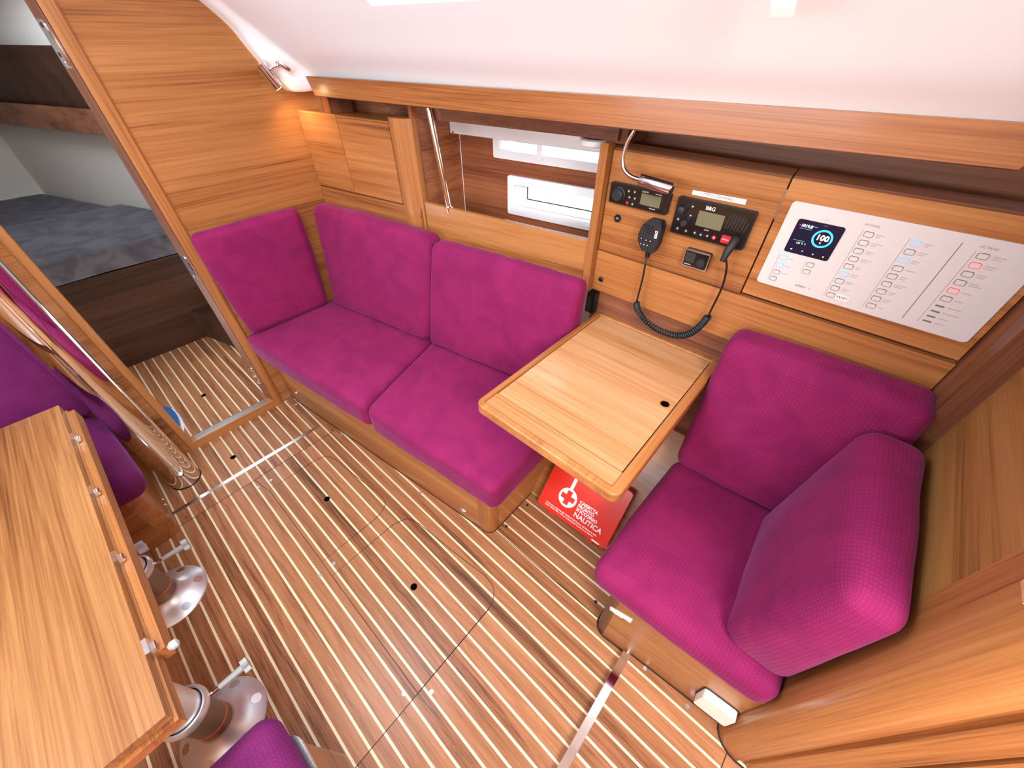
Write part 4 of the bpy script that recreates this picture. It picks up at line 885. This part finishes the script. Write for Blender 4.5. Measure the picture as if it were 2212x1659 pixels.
# stool
sl = thing('stool', 'low stool with magenta cushion at the near end of the folding table', 'stool', (-0.25, -0.42, 0))
cushion('stool_cushion', [(-0.478, -0.60, 0.37), (-0.05, -0.60, 0.37), (-0.05, -0.245, 0.37), (-0.478, -0.245, 0.37), (-0.478, -0.60, 0.45), (-0.05, -0.60, 0.45), (-0.05, -0.240, 0.45), (-0.482, -0.240, 0.45)], 0.04, 'purple', sl, (0.004, 0.004, 0.012), seed=41)
prism('stool_box', rrect(-0.43, -0.06, -0.59, -0.243, 0.03), 0.0, 0.36, 'teak_x', sl, smooth=0.5)
prism('edge_strip', rrect(-0.436, -0.054, -0.596, -0.237, 0.034), 0.355, 0.368, 'steel', sl, smooth=0.5)

# ------------------------------------------------------------------ forward cabin
def vpanel(name, a, b, z0, z1, mat, parent, lean=0.0):
    a, b = Vector((a[0], a[1], 0)), Vector((b[0], b[1], 0)); n_ = Vector((-(b - a).y, (b - a).x, 0)).normalized()
    return hexa(name, [a + Vector((0, 0, z0)), b + Vector((0, 0, z0)), b + n_ * 0.02 + Vector((0, 0, z0)), a + n_ * 0.02 + Vector((0, 0, z0)),
                       a + n_ * lean + Vector((0, 0, z1)), b + n_ * lean + Vector((0, 0, z1)), b + n_ * (lean + 0.02) + Vector((0, 0, z1)), a + n_ * (lean + 0.02) + Vector((0, 0, z1))], mat, parent)
tag(vpanel('wall_bow_side', (-1.965, 1.02), (-4.75, -0.04), 0.4, 1.70, 'hull_grey', None, -0.03), 'white hull side of the forward cabin above the mattress', 'wall', kind='structure')
tag(vpanel('wall_bow_end', (-4.72, 0.0), (-4.72, -0.6), 0.4, 1.70, 'hull_grey', None), 'white end wall of the forward cabin at the bow', 'wall', kind='structure')
tag(vpanel('wall_bow_port', (-4.7, -0.55), (-1.965, -1.1), 0.4, 1.70, 'hull_grey', None, -0.03), 'white opposite hull side of the forward cabin', 'wall', kind='structure')
cb2 = thing('ceiling_cabin', 'white deckhead of the forward cabin around its hatch', 'ceiling', (-3.3, 0, 1.70), kind='structure')
for a in ((-4.8, -3.55, -1.1, 1.1), (-3.05, -1.965, -1.1, 1.1), (-3.55, -3.05, 0.25, 1.1), (-3.55, -3.05, -1.1, -0.25)): box('deckhead_panel', a[0], a[1], a[2], a[3], 1.70, 1.72, 'liner', cb2)
hs = thing('cabin_shelf', 'dark wooden side shelf along the white forward cabin wall', 'shelf', (-3.4, 0.4, 1.2))
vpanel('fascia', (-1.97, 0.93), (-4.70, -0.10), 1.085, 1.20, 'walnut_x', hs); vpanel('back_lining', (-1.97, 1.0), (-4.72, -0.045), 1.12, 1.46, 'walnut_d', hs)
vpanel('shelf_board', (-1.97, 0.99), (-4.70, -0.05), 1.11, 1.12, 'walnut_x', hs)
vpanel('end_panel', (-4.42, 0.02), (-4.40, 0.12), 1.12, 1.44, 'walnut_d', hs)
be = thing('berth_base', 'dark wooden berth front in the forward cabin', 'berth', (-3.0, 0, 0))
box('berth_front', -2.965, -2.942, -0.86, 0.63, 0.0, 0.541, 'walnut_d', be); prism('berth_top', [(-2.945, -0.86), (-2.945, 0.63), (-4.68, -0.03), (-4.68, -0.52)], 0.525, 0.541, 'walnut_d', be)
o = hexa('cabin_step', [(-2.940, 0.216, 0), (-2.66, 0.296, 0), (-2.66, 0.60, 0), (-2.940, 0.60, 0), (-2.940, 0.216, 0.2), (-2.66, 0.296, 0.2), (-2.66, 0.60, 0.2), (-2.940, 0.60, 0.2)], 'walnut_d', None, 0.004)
tag(o, 'low dark wooden step box on the forward cabin floor', 'step')
def mat_piece(label, p, zb, zt, seed):
    return tag(cushion('mattress', [at(q, zb) for q in p] + [at(q, zt) for q in p], 0.018, 'grey_cloth', None, (0.002, 0.002, (0.0, 0.010)), wr=0.004, seed=seed), label, 'mattress', 'berth mattresses')
mat_piece('dark grey mattress section at the near edge of the berth', [(-2.93, -0.82), (-2.93, 0.61), (-3.80, 0.285), (-3.80, -0.64)], 0.546, 0.655, 51)
mat_piece('dark grey mattress section at the bow end of the berth', [(-3.81, -0.64), (-3.81, 0.28), (-4.68, -0.045), (-4.68, -0.5)], 0.546, 0.625, 55)
# slipper
so = thing('slipper', 'blue slipper with white edge on the cabin floor beside the door post', 'slipper', (-2.2, -0.17, 0))
def ell(cx, cy, a, b, n=20): return [(cx + a * math.cos(2 * PI * i / n), cy + b * math.sin(2 * PI * i / n) * (1.0 - 0.15 * math.cos(2 * PI * i / n))) for i in range(n)]
prism('slipper_edge', ell(-2.215, -0.185, 0.14, 0.046), 0.0, 0.018, 'print_white', so, 0.003); prism('slipper_upper', ell(-2.22, -0.185, 0.125, 0.040), 0.018, 0.034, 'blue', so, 0.006, seg=3)

# ------------------------------------------------------------------ reading lamp by the bulkhead, pull strap
rl = thing('reading_lamp', 'small chrome reading lamp on the white flange beside the bulkhead', 'lamp', (-1.87, 0.80, 1.40))
tube('lamp_tube', [(-1.872, 0.735, 1.424), (-1.872, 0.738, 1.418), (-1.872, 0.774, 1.354)], 0.0185, 'chrome', rl, 24)
for k in range(3):
    q = Vector((-1.872, 0.737, 1.420)).lerp(Vector((-1.872, 0.774, 1.354)), 0.06 + 0.07 * k); q2 = Vector((-1.872, 0.737, 1.420)).lerp(Vector((-1.872, 0.774, 1.354)), 0.09 + 0.07 * k)
    tube('tube_ring', [q, q2], 0.020, 'chrome', rl, 24)
tube('arm', spline([(-1.866, 0.752, 1.400), (-1.862, 0.775, 1.412), (-1.858, 0.800, 1.418)]), 0.005, 'chrome', rl, 10)
ln = Vector((0.0, -0.62, -0.78)).normalized()
lf = frame_fn((-1.855, 0.812, 1.416), (1, 0, 0), ln.cross(Vector((1, 0, 0))))
lathe('mount_plate', [(0.028, -0.002), (0.028, 0.006), (0.022, 0.010), (0.010, 0.011)], None, 'chrome', rl, 30, fn=lambda a, b, h: lf(a * 0.8, b, h))
prism('lamp_lens', circle(0, 0, 0.012, 16), 0.0, 0.002, 'lamp_glow', rl, fn=frame_fn((-1.872, 0.7745, 1.353), (1, 0, 0), Vector((0, 0.487, -0.873)).cross(Vector((1, 0, 0)))))
sp = bpy.data.lights.new('reading_lamp_light', 'SPOT'); sp.energy = 2.2; sp.color = (1.0, 0.62, 0.30); sp.spot_size = math.radians(150); sp.spot_blend = 0.9; sp.shadow_soft_size = 0.012
spo = bpy.data.objects.new('reading_lamp_light', sp); C.objects.link(spo); spo.location = (-1.868, 0.778, 1.346)
spo.rotation_euler = Vector((0.25, 0.30, -0.9)).to_track_quat('-Z', 'Y').to_euler()
ps_ = thing('blind_strap', 'white pull strap hanging from the coachroof window', 'strap', (-0.2, 0.72, 1.52))
xx = -0.195; 
pts = [(xx, yb(xx) - 0.27, 1.62), (xx, yb(xx) - 0.268, 1.57), (xx, yb(xx) - 0.25, 1.535), (xx, yb(xx) - 0.235, 1.517)]
bm = bmesh.new(); rows = []
for p in spline(pts, 4): rows.append([bm.verts.new((p.x - 0.014, p.y, p.z)), bm.verts.new((p.x + 0.014, p.y, p.z)), bm.verts.new((p.x + 0.014, p.y + 0.003, p.z + 0.002)), bm.verts.new((p.x - 0.014, p.y + 0.003, p.z + 0.002))])
for a, b in zip(rows, rows[1:]):
    for k in range(4): bm.faces.new((a[k], a[(k + 1) % 4], b[(k + 1) % 4], b[k]))
bm.faces.new(rows[0]); bm.faces.new(rows[-1][::-1])
finish('strap_band', bm, 'white', ps_, smooth=0.6)
